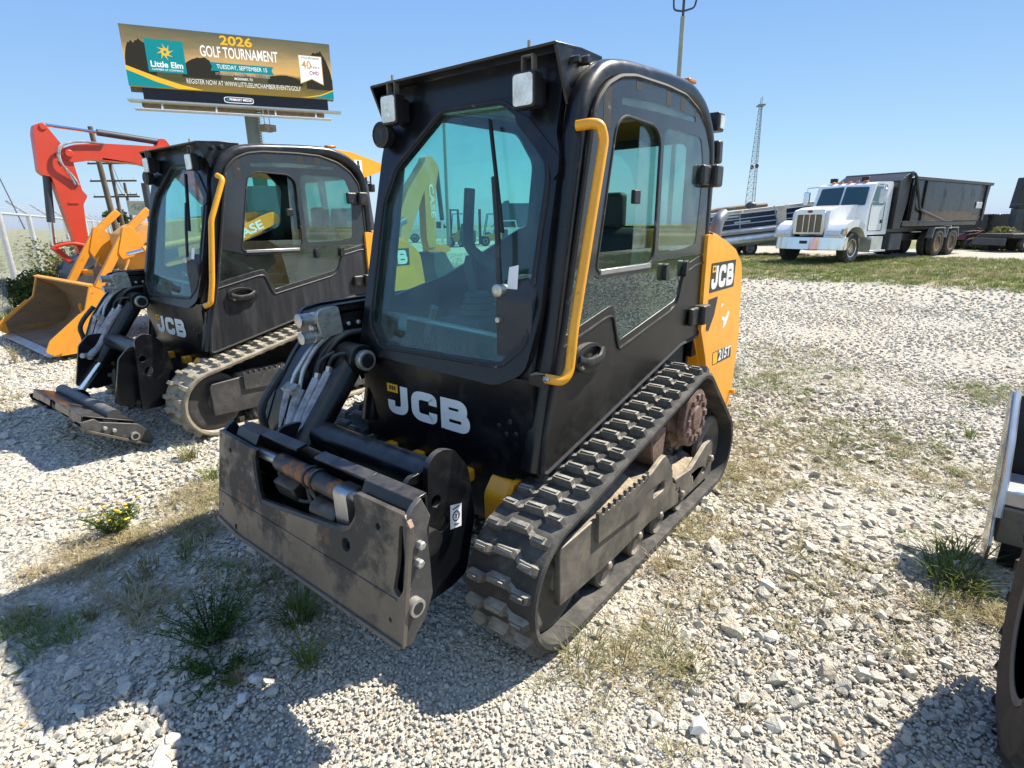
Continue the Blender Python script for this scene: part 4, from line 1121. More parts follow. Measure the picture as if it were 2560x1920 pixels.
    dout = [(.545, 2.03), (.575, 1.885), (.725, 1.214), (.800, .96), (.850, .80), (.872, .64), (.845, .632), (.644, .676), (-.44, .918), (-.51, .935), (-.785, .948), (-.785, 1.126), (-.775, 1.54), (-.760, 1.84), (-.735, 2.0), (-.65, 2.10), (-.516, 2.172), (-.328, 2.215), (-.1, 2.217), (.218, 2.203), (.348, 2.180), (.45, 2.135), (.518, 2.075)]
    lowedge = [(.735, 1.185), (.375, 1.262), (.325, 1.262), (.272, 1.125), (.249, 1.092), (.215, 1.10), (-.36, 1.205), (-.42, 1.24), (-.475, 1.385), (-.70, 1.43), (-.776, 1.432)]
    door = B().plate([p for p in dout[3:12]] + lowedge[::-1], [], D(.626), D(.600)).make('door', doorm, parent, bevel=.004)
    # pressed swage lines below the glass
    b = B().tube([(x + .01, .628, z - .045) for x, z in fp2(lowedge, .04)], .006, 6)
    b.make('door_swage', doorm, door)
    # upper dark glass with openings
    up = [p for p in dout[12:]] + dout[:3] + lowedge[:1] + [(.66, 1.44), (.50, 1.405), (.46, 1.385), (-.02, 1.392), (-.07, 1.43), (-.60, 1.44), (-.765, 1.44)]
    slide = rc([(.497, 1.44), (.47, 1.415), (-.03, 1.425), (-.066, 1.47), (-.066, 1.99), (-.0, 2.04), (.30, 2.045), (.372, 2.0)], .05, 4)
    rearw = rc([(-.112, 1.50), (-.13, 1.47), (-.46, 1.48), (-.62, 1.50), (-.645, 1.9), (-.58, 2.05), (-.15, 2.052), (-.106, 2.02)], .04, 4)
    strip = rc([(.335, 2.080), (.33, 2.110), (.0, 2.137), (-.475, 2.137), (-.48, 2.112), (0, 2.098)], .015, 3)
    B().plate(rc(up, .012, 2), [slide, rearw, strip], D(.627), D(.618)).make('door_glass_border', M['frit'], door, smooth=0)
    B().plate([(-.11, 1.46), (-.65, 1.47), (-.66, 1.9), (-.59, 2.06), (-.14, 2.062), (-.10, 2.03)], [], D(.6248), D(.6222)).make('rear_pane', M['cglass'], door, smooth=0)
    B().plate([(.34, 2.07), (.34, 2.115), (.0, 2.145), (-.485, 2.145), (-.485, 2.105), (0, 2.09)], [], D(.6244), D(.6218)).make('top_pane', M['cglass'], door, smooth=0)
    lg = [(.745, 1.17), (.375, 1.250), (.33, 1.25), (.28, 1.12), (.249, 1.078), (.21, 1.09), (-.36, 1.195), (-.43, 1.235), (-.49, 1.385), (-.70, 1.42), (-.778, 1.425), (-.776, 1.50), (.65, 1.50), (.665, 1.44)]
    B().plate(lg, [], D(.6240), D(.6212)).make('lower_pane', M['dglass'], door, smooth=0)
    # sliding window: frame, fixed pane, sliding pane pushed half back
    b = B().tube([(x, .6265, z) for x, z in slide], .0065, 6, closed=True)
    sw = b.make('window_frame', M['seal'], door)
    B().box(-.03, .465, .60, .634, 1.405, 1.428).make('window_channel', M['steel'], sw, bevel=.003)
    xs = .13 if v == 1 else .02
    B().plate([(-.066, 1.425), (xs, 1.425), (xs - .02, 2.04), (-.066, 2.04)], [], D(.606), D(.603)).make('sliding_pane', M['cglass'], sw, smooth=0)
    B().box(xs - .03, xs + .03, .60, .622, 1.70, 1.76).make('window_latch', M['plastic'], sw, bevel=.005)
    if v == 1:
        B().plate([(.50, 1.43), (.375, 2.0), (.36, 2.0), (.485, 1.43)], [], D(.596), D(.592)).make('sliding_pane_edge', M['plastic'], sw)
    for (xa, xb, za, zb) in ((.48, .42, 1.98, 2.13), (.21, .16, 2.155, 2.20), (-.10, -.16, 2.14, 2.205), (-.27, -.33, 2.14, 2.20), (-.46, -.50, 2.14, 2.165)):
        B().box(xb, xa, .6272, .6278, za, zb).make('window_tape', M['seal'], door)
    # hinges, stays, seal, handle
    for z in (1.865, 1.085):
        h = B().box(-.80, -.69, .615, .690, z - .058, z + .058).box(-.69, -.575, .626, .660, z - .052, z + .052)
        h.make('door_hinge', M['plastic'], parent, bevel=.014, seg=3)
    for x in (-.20, -.47):
        B().prism(rc([(x - .02, 1.33), (x + .02, 1.33), (x + .02, 1.41), (x - .02, 1.42)], .018), 'y', .626, .650).make('glass_clamp', M['plastic'], door, bevel=.005)
    B().tube([(x, .622, z) for x, z in rc([(px * 1.0, pz) for px, pz in dout], .03, 3)], .012, 6, closed=True).make('door_seal', M['seal'], parent)
    hb = []
    for k in range(28):
        a = 2 * math.pi * k / 28
        hb.append((.553 + .125 * math.cos(a), 1.066 + .066 * math.sin(a) + .012 * math.cos(a)))
    inn = [(.547 + .075 * math.cos(a * .3927), 1.088 + .026 * math.sin(a * .3927)) for a in range(16)]
    b = B()
    def hp(d): return lambda x, z: (x, .626 + d, z)
    hnd = B().plate(hb, [inn], hp(.024), hp(0)).make('door_handle', M['plastic'], door, bevel=.010, seg=3)
    B().plate(inn, [], hp(.006), hp(.002)).make('handle_recess', M['decal'], hnd)
    B().tube(fp([(.655, .648, 1.075), (.60, .668, 1.050), (.50, .668, 1.055), (.448, .648, 1.082)], .04), .017, 8, sx=1.3, sy=.8).make('handle_grip', M['plastic'], hnd)
    B().cyl((.635, .645, 1.045), (.635, .662, 1.045), .012, n=12).make('lock', M['zinc'], hnd)
    # handrail
    if v == 1:
        path = [(.632, .60, 1.968), (.620, .655, 1.972), (.600, .682, 1.968), (.580, .690, 1.92), (.768, .692, 1.227), (.792, .692, 1.065), (.828, .686, 1.030), (.872, .630, 1.045)]
        hr = B().tube(fp(path, .035, 5), .0195, 12).make('grab_rail', M['rail'], parent)
    else:
        path = [(.60, .60, 2.00), (.594, .668, 1.975), (.734, .672, 1.662), (.80, .672, 1.197), (.835, .668, 1.03), (.85, .60, 1.01)]
        hr = B().tube(fp(path, .03, 4), .021, 12).make('grab_rail', M['rail'], parent)
    e0, e1 = path[0], path[-1]
    B().obox((e1[0] + .005, e1[1] - .025, e1[2] - .01), (.05, .06, .045)).make('rail_bracket', bl, hr, bevel=.004)
    B().lathe([(.012, 0), (.012, .02), (.008, .024)], (e1[0] + .01, e1[1] + .004, e1[2]), 'y', 6).make('bolt', M['zinc'], hr)
    # ---------------- inside
    it = M['interior']
    B().box(-.78, .80, -.49, .55, .70, .745).make('cab_floor', it, parent)
    B().box(-.78, .25, -.49, -.20, .745, 1.13).box(-.78, .10, .28, .55, .745, 1.10).make('side_console', it, parent, bevel=.02)
    B().prism([(.84, .75), (.84, 1.33), (.78, 1.40), (.68, 1.42), (.60, 1.0), (.60, .75)], 'y', .36, .54).make('wiper_console', it, parent, bevel=.015)
    st = B().prism(rc([(-.10, .95), (-.10, 1.06), (-.48, 1.03), (-.62, 1.55), (-.70, 1.60), (-.74, 1.55), (-.60, .93)], .05), 'y', -.22, .25).make('seat', it, parent, bevel=.03, seg=3)
    B().box(-.75, -.66, -.10, .13, 1.58, 1.80).make('headrest', it, st, bevel=.03, seg=3)
    # raised lap bar with its upright pad
    B().tube(fp([(.20, .25, 1.20), (.32, .0, 1.36), (.38, -.20, 1.50), (.37, -.205, 1.60), (.35, -.205, 1.79)], .05, 5), .034, 10, sx=.8, sy=1.0).make('lap_bar', it, parent)
    js = B().tube([(.34, -.20, 1.20), (.35, -.205, 1.33), (.36, -.21, 1.40), (.36, -.21, 1.46)], [.022, .024, .036, .022], 10).make('joystick', it, parent)
    b = B()
    for k in range(4):
        b.lathe([(.06 + .010 * k, 0), (.072 + .012 * k, -.016), (.06 + .010 * k, -.032)], (.35, -.17, 1.27 - .030 * k), 'z', 16)
    b.make('joystick_boot', it, js)
    B().box(.20, .52, -.30, -.02, 1.10, 1.15).make('joystick_console', it, parent, bevel=.02)
    B().cyl(F(-.09)(-.50, 1.185), F(-.09)(.50, 1.14), .013, n=10).make('kick_bar', M['steel'], parent)
    B().cyl((.60, -.33, 1.02), (.62, -.22, 1.22), .020, n=10).make('pedal_lever', M['steel'], parent)
    b = B()
    for k in range(22):
        b.tube([(.70, -.44 + .04 * k, .95), (.70, -.42 + .04 * k, 1.02), (.70, -.40 + .04 * k, 1.09)], .003, 4)
        b.tube([(.70, -.40 + .04 * k, .95), (.70, -.42 + .04 * k, 1.02), (.70, -.44 + .04 * k, 1.09)], .003, 4)
    b.make('mesh_guard', M['plastic'], parent)
    # rear lamp, mirror, roof marker
    if v == 1:
        rl = B().box(-1.00, -.90, .50, .60, 2.125, 2.225).make('rear_work_lamp', M['plastic'], parent, bevel=.008)
        B().box(-.99, -.92, .6005, .606, 2.14, 2.21).make('lens', M['lens'], rl)
        B().box(-.92, -.84, .53, .56, 2.16, 2.19).make('lamp_bracket', M['plastic'], rl)
        B().obox((-.93, .59, 2.01), (.07, .06, .13), (0, .12, 0)).make('side_marker', M['plastic'], parent, bevel=.015, seg=3)
    B().obox((-.50, .565, 2.315), (.10, .05, .02), (0, .05, 0)).make('roof_marker', M['amber'], parent, bevel=.006)

def fp2(pts, r):
    return [(q.x, q.y) for q in fp([(a, b, 0) for a, b in pts], r, 3)]

def engine_end(parent, v):
    ye = M['yellow']
    prof = [(-.74, 1.585), (-1.05, 1.545), (-1.30, 1.475), (-1.47, 1.375), (-1.52, 1.28), (-1.60, .80), (-1.565, .50), (-1.53, .30), (-1.40, .28), (-.95, .60), (-.90, .77), (-.76, .975)]
    hood = B().prism(rc(prof, .03, 3), 'y', -.60, .60).make('hood', ye, parent, bevel=.05, seg=4)
    hs = B().prism(rc([(-.755, 1.555), (-1.05, 1.515), (-1.30, 1.445), (-1.452, 1.355), (-1.495, 1.28), (-1.575, .80), (-1.545, .50), (-1.51, .31), (-1.42, .30), (-.97, .61), (-.90, .78), (-.77, .985)], .03, 3), 'y', .600, .648).make('hood_side', ye, parent, bevel=.025, seg=4)
    B().tube([(x, .6, z) for x, z in ((-1.50, 1.285), (-1.58, .80), (-1.55, .50), (-1.52, .32))], .004, 5).make('panel_gap', M['decal'], hood)
    B().prism([(-.42, .955), (-.80, .955), (-.95, .70), (-.95, .45), (-.60, .45)], 'y', -.52, .50).make('rear_chassis', ye, parent, bevel=.01)
    # wordmark and model plates
    dk = B().box(-1.325, -.855, .6485, .6495, 1.20, 1.378).make('wordmark_plate', M['decal'], hood, smooth=0)
    jcb_letters(lambda u, vv, d: (-.875 - u * 1.04, .6505 + d, 1.217 + vv), M['white'], dk, .142)
    mp = B().prism([(-1.03, .795), (-1.405, .785), (-1.42, .695), (-1.04, .706)], 'y', .6485, .6495).make('model_plate', M['decal'], hood, smooth=0)
    B().prism([(-1.034, .790), (-1.125, .787), (-1.13, .708), (-1.043, .711)], 'y', .6498, .6503).make('badge', M['badge'], mp, smooth=0)
    text('215T', .10, M['white'], mp, frame((-1.27, .6504, .745), (-1, 0, -.03), (.03, 0, 1)), width=.25, bold=.003)
    b = B()
    b.prism([(-.86, 1.16), (-1.02, 1.165), (-.98, 1.05), (-.90, .96), (-.86, .97)], 'y', .6485, .651).make('vent', M['plastic'], hood)
    if v == 1:
        B().prism(rc([(-1.18, .93), (-1.24, .95), (-1.30, 1.03), (-1.26, 1.04), (-1.22, 1.0), (-1.15, 1.02), (-1.14, 1.0), (-1.19, .98)], .01), 'y', .6485, .6492).make('paint_scrape', M['white'], hood, smooth=0)
        B().prism(rc([(-1.10, 1.08), (-1.12, 1.11), (-1.16, 1.10), (-1.13, 1.09)], .004), 'y', .6485, .6492).make('paint_scrape', M['white'], hood, smooth=0)
    B().cyl((-1.50, .60, .42), (-1.50, .68, .42), .016, n=10).make('hood_latch', ye, hood)
    # exhaust
    B().tube(fp([(-1.30, .50, 1.38), (-1.31, .50, 1.56), (-1.34, .50, 1.63), (-1.42, .505, 1.665)], .07, 5), .040, 14, sq=2.2).make('exhaust_stack', M['steelgrey'], parent)
    # black rear strip between door and hood
    B().box(-.87, -.80, -.48, .595, .80, 1.60).make('rear_bulkhead', M['black'], parent, bevel=.006)
    B().box(-.86, -.835, .600, .640, 1.30, 1.56).make('hood_hinge', M['plastic'], parent, bevel=.004)
    # lower body
    B().prism([(.84, .30), (.84, .545), (.60, .60), (-.40, .84), (-1.2, .84), (-1.3, .35), (-.9, .24), (.6, .24)], 'y', -.49, .49).make('chassis', M['chassis'], parent, bevel=.012)
    B().prism(rc([(.845, .27), (.93, .30), (.935, .50), (.88, .565), (.845, .56)], .02), 'y', .36, .475).make('chassis_upright', ye, parent, bevel=.008)
    B().prism([(.92, .52), (.90, .56), (.55, .64), (.50, .60)], 'y', .475, .50).make('fender_strip', ye, parent)
    for y in (-.10, .22, -.30):
        B().box(.866, .93, y - .03, y + .03, .50, .56).make('stop_block', ye, parent, bevel=.008)

M['belt'] = pmat('track_belt_rubber', (.026, .026, .025), .8, var=.25, dirt=(.12, .11, .095), dlo=.48, dhi=.75, ds=7, bump=.3, bs=70, dust=.16, dustcol=(.30, .28, .24))
M['cream2'] = pmat('faded_sticker', (.10, .13, .14), .6)
M['steelgrey'] = pmat('exhaust_grey', (.22, .23, .25), .45, .4, var=.15)
M['chassis'] = pmat('chassis_paint', (.03, .028, .026), .6, var=.3, dirt=(.13, .11, .08), dlo=.5, dhi=.75, ds=4)

def loader(label, loc, rz, v):
    t = thing('track_loader', label, 'track loader', loc, rz, 'compact track loaders parked side by side')
    for s in (1, -1): build_track(t, s, v == 2)
    engine_end(t, v)
    cab(t, v)
    boom(t, v)
    objs = hand(t, v == 2)
    if v == 2:
        for o in objs:
            o.rotation_euler = (0, R(68), 0)
            o.location = (1.47, 0, .20)
    return t
L1 = loader('black and yellow track loader in the foreground, white tag on its wiper', (0, 0, 0), 0, 1)
L2 = loader('dusty black track loader second in the row, its coupler plate tipped flat to the ground', (-.217, -3.459, 0), R(1.52), 2)
B().prism([(1.18, .49), (1.24, .50), (1.235, .60), (1.175, .585)], 'y', .4555, .4565).make('sticker', M['white'], L1, smooth=0)
b = B()
b.tube([(1.208 + .018 * math.cos(a * .5236), .4575, .545 + .020 * math.sin(a * .5236)) for a in range(12)], .0022, 4, closed=True)
b.tube([(1.225, .4575, .578), (1.19, .4575, .582)], .0022, 4); b.tube([(1.22, .4575, .512), (1.195, .4575, .508)], .0022, 4)
b.tube([(1.214, .4575, .552), (1.203, .4575, .548), (1.212, .4575, .540), (1.203, .4575, .535)], .002, 4)
b.make('sticker_mark', M['decal'], L1)
B().obox((.868, .572, .82), (.018, .05, .30), (0, -.18, 0)).make('paint_flaking', M['rustpaint'], L2, bevel=.01)
# ------------------------------------------------------------------ neighbours in the yard
M['caseyel'] = pmat('loader_orange_yellow', (.76, .30, .022), .42, var=.08, dirt=(.44, .20, .04), dlo=.48, dhi=.80, ds=2.5, dirt2=(.20, .13, .08), d2lo=.60, d2hi=.70, d2s=8)
M['casetan'] = pmat('old_tan_yellow', (.62, .31, .07), .5, var=.12, dirt=(.36, .20, .08), dlo=.5, dhi=.8, ds=2.5)
M['bucketin'] = pmat('scraped_shaded_bucket', (.22, .145, .075), .55, .2, var=.2, dirt=(.16, .11, .07), dlo=.45, dhi=.65, ds=1.8, dirt2=(.42, .21, .035), d2lo=.58, d2hi=.75, d2s=2.2, stretch=(.6, 1, 2.5))  # scraped metal; also serves as painted shade on the side liners
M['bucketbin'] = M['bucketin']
M['orange'] = pmat('excavator_orange', (.56, .048, .018), .38, var=.06, dirt=(.45, .05, .02), dlo=.55, dhi=.85, ds=3, coat=.2)
M['darkgrey'] = pmat('dark_grey_paint', (.045, .050, .062), .5, var=.2, dirt=(.10, .10, .10), dlo=.55, dhi=.75, ds=6)
M['tyre'] = pmat('tyre_rubber', (.028, .027, .026), .85, var=.2, dirt=(.10, .09, .075), dlo=.45, dhi=.75, ds=6, bump=.2, bs=50)
M['tyrebrown'] = pmat('dusty_tyre', (.040, .032, .026), .85, var=.25, dirt=(.09, .07, .05), dlo=.45, dhi=.7, ds=10, bump=.2, bs=60)
M['galv'] = pmat('galvanised_steel', (.58, .59, .60), .45, .5, var=.12, vs=6)
M['woodpole'] = pmat('creosote_wood', (.085, .062, .046), .9, var=.25, vs=3, stretch=(6, 6, .4), dirt=(.14, .11, .085), dlo=.4, dhi=.7, ds=2)
M['wire'] = pmat('cable', (.05, .05, .055), .6)
M['whitepaint'] = pmat('white_paint', (.78, .79, .80), .25, var=.03, dirt=(.60, .58, .53), dlo=.6, dhi=.9, ds=2, coat=.4)
M['cream'] = pmat('cream_vinyl', (.62, .56, .44), .6, var=.1, dirt=(.40, .33, .22), dlo=.5, dhi=.75, ds=2)
M['navy'] = pmat('navy_panel', (.022, .032, .070), .3, var=.15)
M['alu'] = pmat('aluminium', (.60, .62, .64), .3, .75, var=.15, vs=4)
M['skip'] = pmat('scuffed_sky_tinted_steel', (.004, .0045, .0055), .22, .0, var=.3, dirt=(.022, .026, .032), dlo=.5, dhi=.66, ds=.9, dirt2=(.012, .013, .015), d2lo=.55, d2hi=.7, d2s=5, stretch=(1, 1, .6))  # blue-grey patches in the colour imitate reflected sky
M['mud'] = pmat('mud_splash', (.11, .085, .06), .9, var=.2)
M['lorryglass'] = glass('lorry_glass', (.30, .46, .42), .05)
M['rimtan'] = pmat('rusty_tan_rim', (.32, .21, .10), .7, .1, var=.3, vs=8)
M['headlamp'] = pmat('headlamp', (.30, .33, .33), .08, .3, var=.2, coat=.8)
M['concretegrey'] = pmat('grey_green_post', (.20, .23, .20), .7, var=.15)

def wheel(parent, c, r, wd, rim=.55, name='wheel', axis='y', tyre='tyre', rimmat='galv', lugs=0, out=1):
    """tyre as part, rim as sub-part; out = +1 when the outer face looks to +axis"""
    h = wd / 2
    prof = [(r * rim, -h * .80), (r * .72, -h), (r * .93, -h * .92), (r, -h * .68), (r, h * .68), (r * .93, h * .92), (r * .72, h), (r * rim, h * .80)]
    b = B().lathe(prof, c, axis, 40)
    if lugs:
        for k in range(lugs):
            a = 2 * math.pi * k / lugs
            for sgn in (-1, 1):
                a2 = a + (math.pi / lugs if sgn > 0 else 0)
                p = Vector((c[0] + r * 1.01 * math.cos(a2), c[1] + sgn * wd * .24, c[2] + r * 1.01 * math.sin(a2)))
                b.obox(p, (r * .07, wd * .46, r * .10), (0, -a2, sgn * .5))
    w_ = b.make(name, M[tyre], parent, smooth=40)
    rr = r * rim
    q = [(rr * 1.02, h * .80 * out), (rr * 1.04, h * .86 * out), (rr * .93, h * .82 * out), (rr * .88, h * .45 * out), (rr * .5, h * .42 * out), (rr * .42, h * .62 * out), (rr * .30, h * .66 * out), (.01, h * .66 * out)]
    B().lathe(q, c, axis, 28).make('rim', M[rimmat], w_, smooth=40)
    return w_

# ---- backhoe loader (front bucket, cab roof, hoe at the back)
BY = -8.2
bh = thing('backhoe_loader', 'orange-yellow backhoe loader with scraped front bucket behind the second track loader', 'backhoe loader', (0, BY, 0))
cy = M['caseyel']
# bucket: curved shell, side plates, cutting edge, teeth
Wb = 1.28
bprof = [(.72, .05), (.30, .07), (.02, .16), (-.10, .36), (-.06, .60), (.10, .80), (.26, .90)]
inn = [(.72, .075), (.31, .095), (.05, .18), (-.07, .36), (-.035, .59), (.115, .78), (.27, .885)]
bk = B().prism(bprof + inn[::-1], 'y', -Wb + .03, Wb - .03).make('bucket', M['bucketin'], bh, smooth=50)
for s in (-1, 1):
    sd = [(.78, .055), (.86, .12), (.80, .26), (.38, .60), (.28, .90), (.10, .80), (-.07, .58), (-.10, .36), (.02, .16), (.30, .06)]
    B().prism(rc(sd, .02), 'y', s * Wb, s * (Wb - .035)).make('bucket_side', cy, bk, bevel=.006)
    B().prism([(.76, .07), (.78, .24), (.37, .58), (.27, .87), (.12, .77), (-.05, .58), (-.07, .36), (.04, .19), (.31, .10)], 'y', s * (Wb - .036), s * (Wb - .042)).make('shaded_side_liner', M['bucketin'], bk)  # added brown liner: the shade inside the bucket side, put into its colour
    B().prism(rc([(.80, .07), (.88, .13), (.82, .26), (.45, .56), (.42, .50), (.70, .10)], .02), 'y', s * (Wb + .001), s * (Wb + .028)).make('side_cutter', cy, bk, bevel=.006)
B().prism([(.74, .045), (.86, .055), (.74, .08)], 'y', -Wb + .04, Wb - .04).make('cutting_edge', M['steel'], bk)
B().prism([(.24, .88), (.30, .885), (.31, .91), (.24, .92)], 'y', -Wb, Wb).make('bucket_lip', cy, bk, bevel=.005)
# loader arms and linkage
for s in (-1, 1):
    y = s * .62
    arm = [(-.05, .30), (-.02, .46), (-.60, .98), (-1.15, 1.18), (-2.70, 1.86), (-2.86, 1.72), (-1.20, .98), (-.75, .80), (-.20, .30)]
    a = B().prism(rc(arm, .05), 'y', y - .06, y + .06).make('loader_arm', cy, bh, bevel=.01)
    knee = [(-.30, 1.26), (-.42, 1.62), (-.52, 1.64), (-.62, 1.50), (-.66, .95), (-.52, .88)]
    B().prism(rc(knee, .04), 'y', y - .05, y + .05).make('linkage_plate', cy, bh, bevel=.01)
    B().beam((.02, y, .80), (-.44, y, 1.52), .075, .11).make('tipping_link', cy, bh, bevel=.01)
    B().beam((-.46, y, 1.55), (-.80, y, 1.86), .07, .10).make('tipping_link', cy, bh, bevel=.01)
    c = B().cyl((-.60, y + .11 * s, 1.30), (-1.55, y + .11 * s, 1.45), .055, n=12).make('hydraulic_cylinder', cy, bh)
    B().cyl((-.38, y + .11 * s, 1.25), (-.60, y + .11 * s, 1.30), .03, n=10).make('cylinder_rod', M['chrome'], c)
    c = B().cyl((-2.2, y, .80), (-1.35, y, .96), .06, n=12).make('hydraulic_cylinder', cy, bh)
    B().tube(fp([(-.40, y + .1, 1.18), (-.28, y + .12, .95), (-.45, y + .1, .80), (-.62, y + .1, 1.00), (-.80, y + .08, 1.08)], .1), .016, 7).make('hydraulic_hose', M['casetan'], bh)
B().cyl((-.20, -.62, .95), (-.66, .62, .95), .05, n=12).make('arm_brace', cy, bh)
B().prism([(-.24, .60), (-.24, 1.02), (-.36, 1.04), (-.36, .60)], 'y', -.40, .40).make('front_guard', M['darkgrey'], bh, bevel=.01)
text('CASE', .20, M['white'], bh, frame((-2.20, .682, 1.535), (-1, 0, .42), (.42, 0, 1)), bold=.006, width=.60)
# nose, hood, cab
hd = B().prism(rc([(-.62, .72), (-.58, 1.50), (-.80, 1.66), (-2.55, 1.86), (-2.55, .80)], .06), 'y', -.50, .50).make('engine_hood', M['casetan'], bh, bevel=.04, seg=3)
B().box(-1.15, -.72, .505, .515, .95, 1.40).make('radiator_grille', M['darkgrey'], hd)
text('580', .26, M['white'], hd, frame((-1.72, .504, 1.55), (-1, 0, .08), (.08, 0, 1)), bold=.006)
B().cyl((-.95, .25, 1.6), (-.95, .25, 2.25), .05, n=12).make('exhaust_stack', M['darkgrey'], bh)
B().box(-5.0, -.60, -.42, .42, .52, .82).make('chassis', M['darkgrey'], bh, bevel=.02)
cabn = B()
for x, z0 in ((-2.75, 1.2), (-3.75, 1.15), (-4.75, 1.2)):
    for s in (-1, 1): cabn.beam((x, s * .74, z0), (x + (.12 if x < -3 else -.25), s * .70, 2.64), .08, .08, up=(1, 0, 0))
for s in (-1, 1): cabn.beam((-2.75, s * .74, 1.55), (-4.75, s * .74, 1.55), .05, .06)
cf = cabn.make('cab_frame', M['darkgrey'], bh, bevel=.01)
B().box(-4.80, -2.70, -.76, .76, .90, 1.52).make('cab_base', M['casetan'], bh, bevel=.03)
for s in (-1, 1):
    B().prism([(-2.82, 1.58), (-3.02, 2.60), (-3.62, 2.60), (-3.70, 1.58)], 'y', s * .725, s * .730).make('cab_window', M['glass'], bh, smooth=0)
    B().prism([(-3.80, 1.58), (-3.72, 2.60), (-4.58, 2.60), (-4.68, 1.58)], 'y', s * .725, s * .730).make('cab_window', M['glass'], bh, smooth=0)
B().prism(rc([(-3.95, 1.1), (-3.95, 1.25), (-4.4, 1.25), (-4.5, 1.95), (-4.62, 1.95), (-4.6, 1.1)], .05), 'y', -.28, .28).make('operator_seat', M['interior'], bh, bevel=.03)
rf = B().prism(rc([(-2.30, 2.54), (-2.28, 2.64), (-3.0, 2.90), (-3.6, 2.95), (-4.3, 2.93), (-4.98, 2.78), (-5.03, 2.68), (-4.9, 2.60), (-4.45, 2.46)], .05), 'y', -.82, .82).make('cab_roof', M['yellow'], bh, bevel=.04, seg=3)
B().box(-4.52, -4.35, .822, .826, 2.56, 2.80).make('number_plate', M['white'], rf, smooth=0)
text('1', .26, M['decal'], rf, frame((-4.435, .8275, 2.68), (-1, 0, 0), (0, 0, 1)), bold=.008)
wl = B().obox((-4.86, .62, 2.33), (.10, .13, .16)).make('work_lamp', M['plastic'], bh, bevel=.02)
B().tube(fp([(-4.48, .78, 2.47), (-4.62, .74, 2.40), (-4.76, .66, 2.44), (-4.86, .63, 2.42)], .05), .010, 6).make('lamp_cable', M['hose'], wl)
B().cyl((-4.86, .62, 2.4), (-4.86, .62, 2.62), .015, n=8).make('lamp_stem', M['plastic'], wl)
for s in (-1, 1):
    wheel(bh, (-4.2, s * .85, .72), .72, .42, .5, 'rear_wheel', rimmat='cream', lugs=18, out=s)
    wheel(bh, (-1.75, s * .82, .45), .45, .30, .5, 'front_wheel', rimmat='cream', lugs=14, out=s)
    fe = [(-3.45, 1.05), (-3.60, 1.38), (-4.0, 1.52), (-4.45, 1.52), (-4.85, 1.38), (-5.0, 1.0), (-4.92, 1.0), (-4.78, 1.33), (-4.42, 1.46), (-4.0, 1.46), (-3.66, 1.33), (-3.53, 1.03)]
    B().prism(fe, 'y', s * .64, s * 1.08).make('fender', cy, bh)
# hoe folded up at the back
tn = M['casetan']
B().prism(rc([(-4.9, .55), (-4.9, 1.25), (-5.7, 1.35), (-6.0, 1.2), (-6.0, .6)], .05), 'y', -.35, .35).make('swing_tower', tn, bh, bevel=.02)
bm_ = B().prism(rc([(-5.80, 1.0), (-5.70, 1.35), (-6.25, 2.35), (-6.90, 3.08), (-7.10, 3.02), (-6.75, 2.35), (-6.15, 1.2)], .06), 'y', -.13, .13).make('hoe_boom', tn, bh, bevel=.015)
stk = B().prism(rc([(-6.78, 2.75), (-6.85, 3.10), (-7.06, 3.14), (-7.28, 2.92), (-7.14, 2.40), (-7.08, 1.10), (-6.84, 1.08), (-6.78, 1.30)], .05), 'y', -.11, .11).make('hoe_stick', tn, bh, bevel=.015)
text('CASE', .19, M['white'], stk, frame((-7.00, .113, 2.15), (-.06, 0, -1), (-1, 0, .06)), bold=.005, width=.75)
c = B().cyl((-7.30, 0, 2.85), (-7.42, 0, 1.72), .055, n=12).make('hoe_cylinder', M['darkgrey'], bh)
B().cyl((-7.42, 0, 1.72), (-7.40, 0, 1.10), .03, n=10).make('cylinder_rod', M['chrome'], c)
c = B().cyl((-5.85, 0, 1.55), (-6.50, 0, 2.45), .06, n=12).make('hoe_cylinder', M['darkgrey'], bh)
B().prism(rc([(-6.80, 1.22), (-7.55, 1.10), (-7.60, .98), (-7.40, .95), (-7.05, .98), (-6.82, 1.0)], .03), 'y', -.09, .09).make('bucket_link', cy, bh, bevel=.01)
for dx in (-7.30, -7.42): B().box(dx - .04, dx + .04, -.07, .07, .55, .98).make('bucket_link', cy, bh, bevel=.008)
B().prism(rc([(-6.80, .98), (-7.15, 1.0), (-7.55, .45), (-7.60, .15), (-7.2, .06), (-6.95, .25), (-6.80, .6)], .08), 'y', -.30, .30).make('hoe_bucket', M['darkgrey'], bh, bevel=.02)
for s in (-1, 1):
    B().beam((-5.3, s * .45, 1.0), (-5.35, s * 1.15, .25), .14, .12).make('stabiliser_leg', tn, bh, bevel=.01)
    B().box(-5.55, -5.15, s * 1.20 - .18, s * 1.20 + .18, .10, .20).make('stabiliser_foot', M['darkgrey'], bh, bevel=.02)

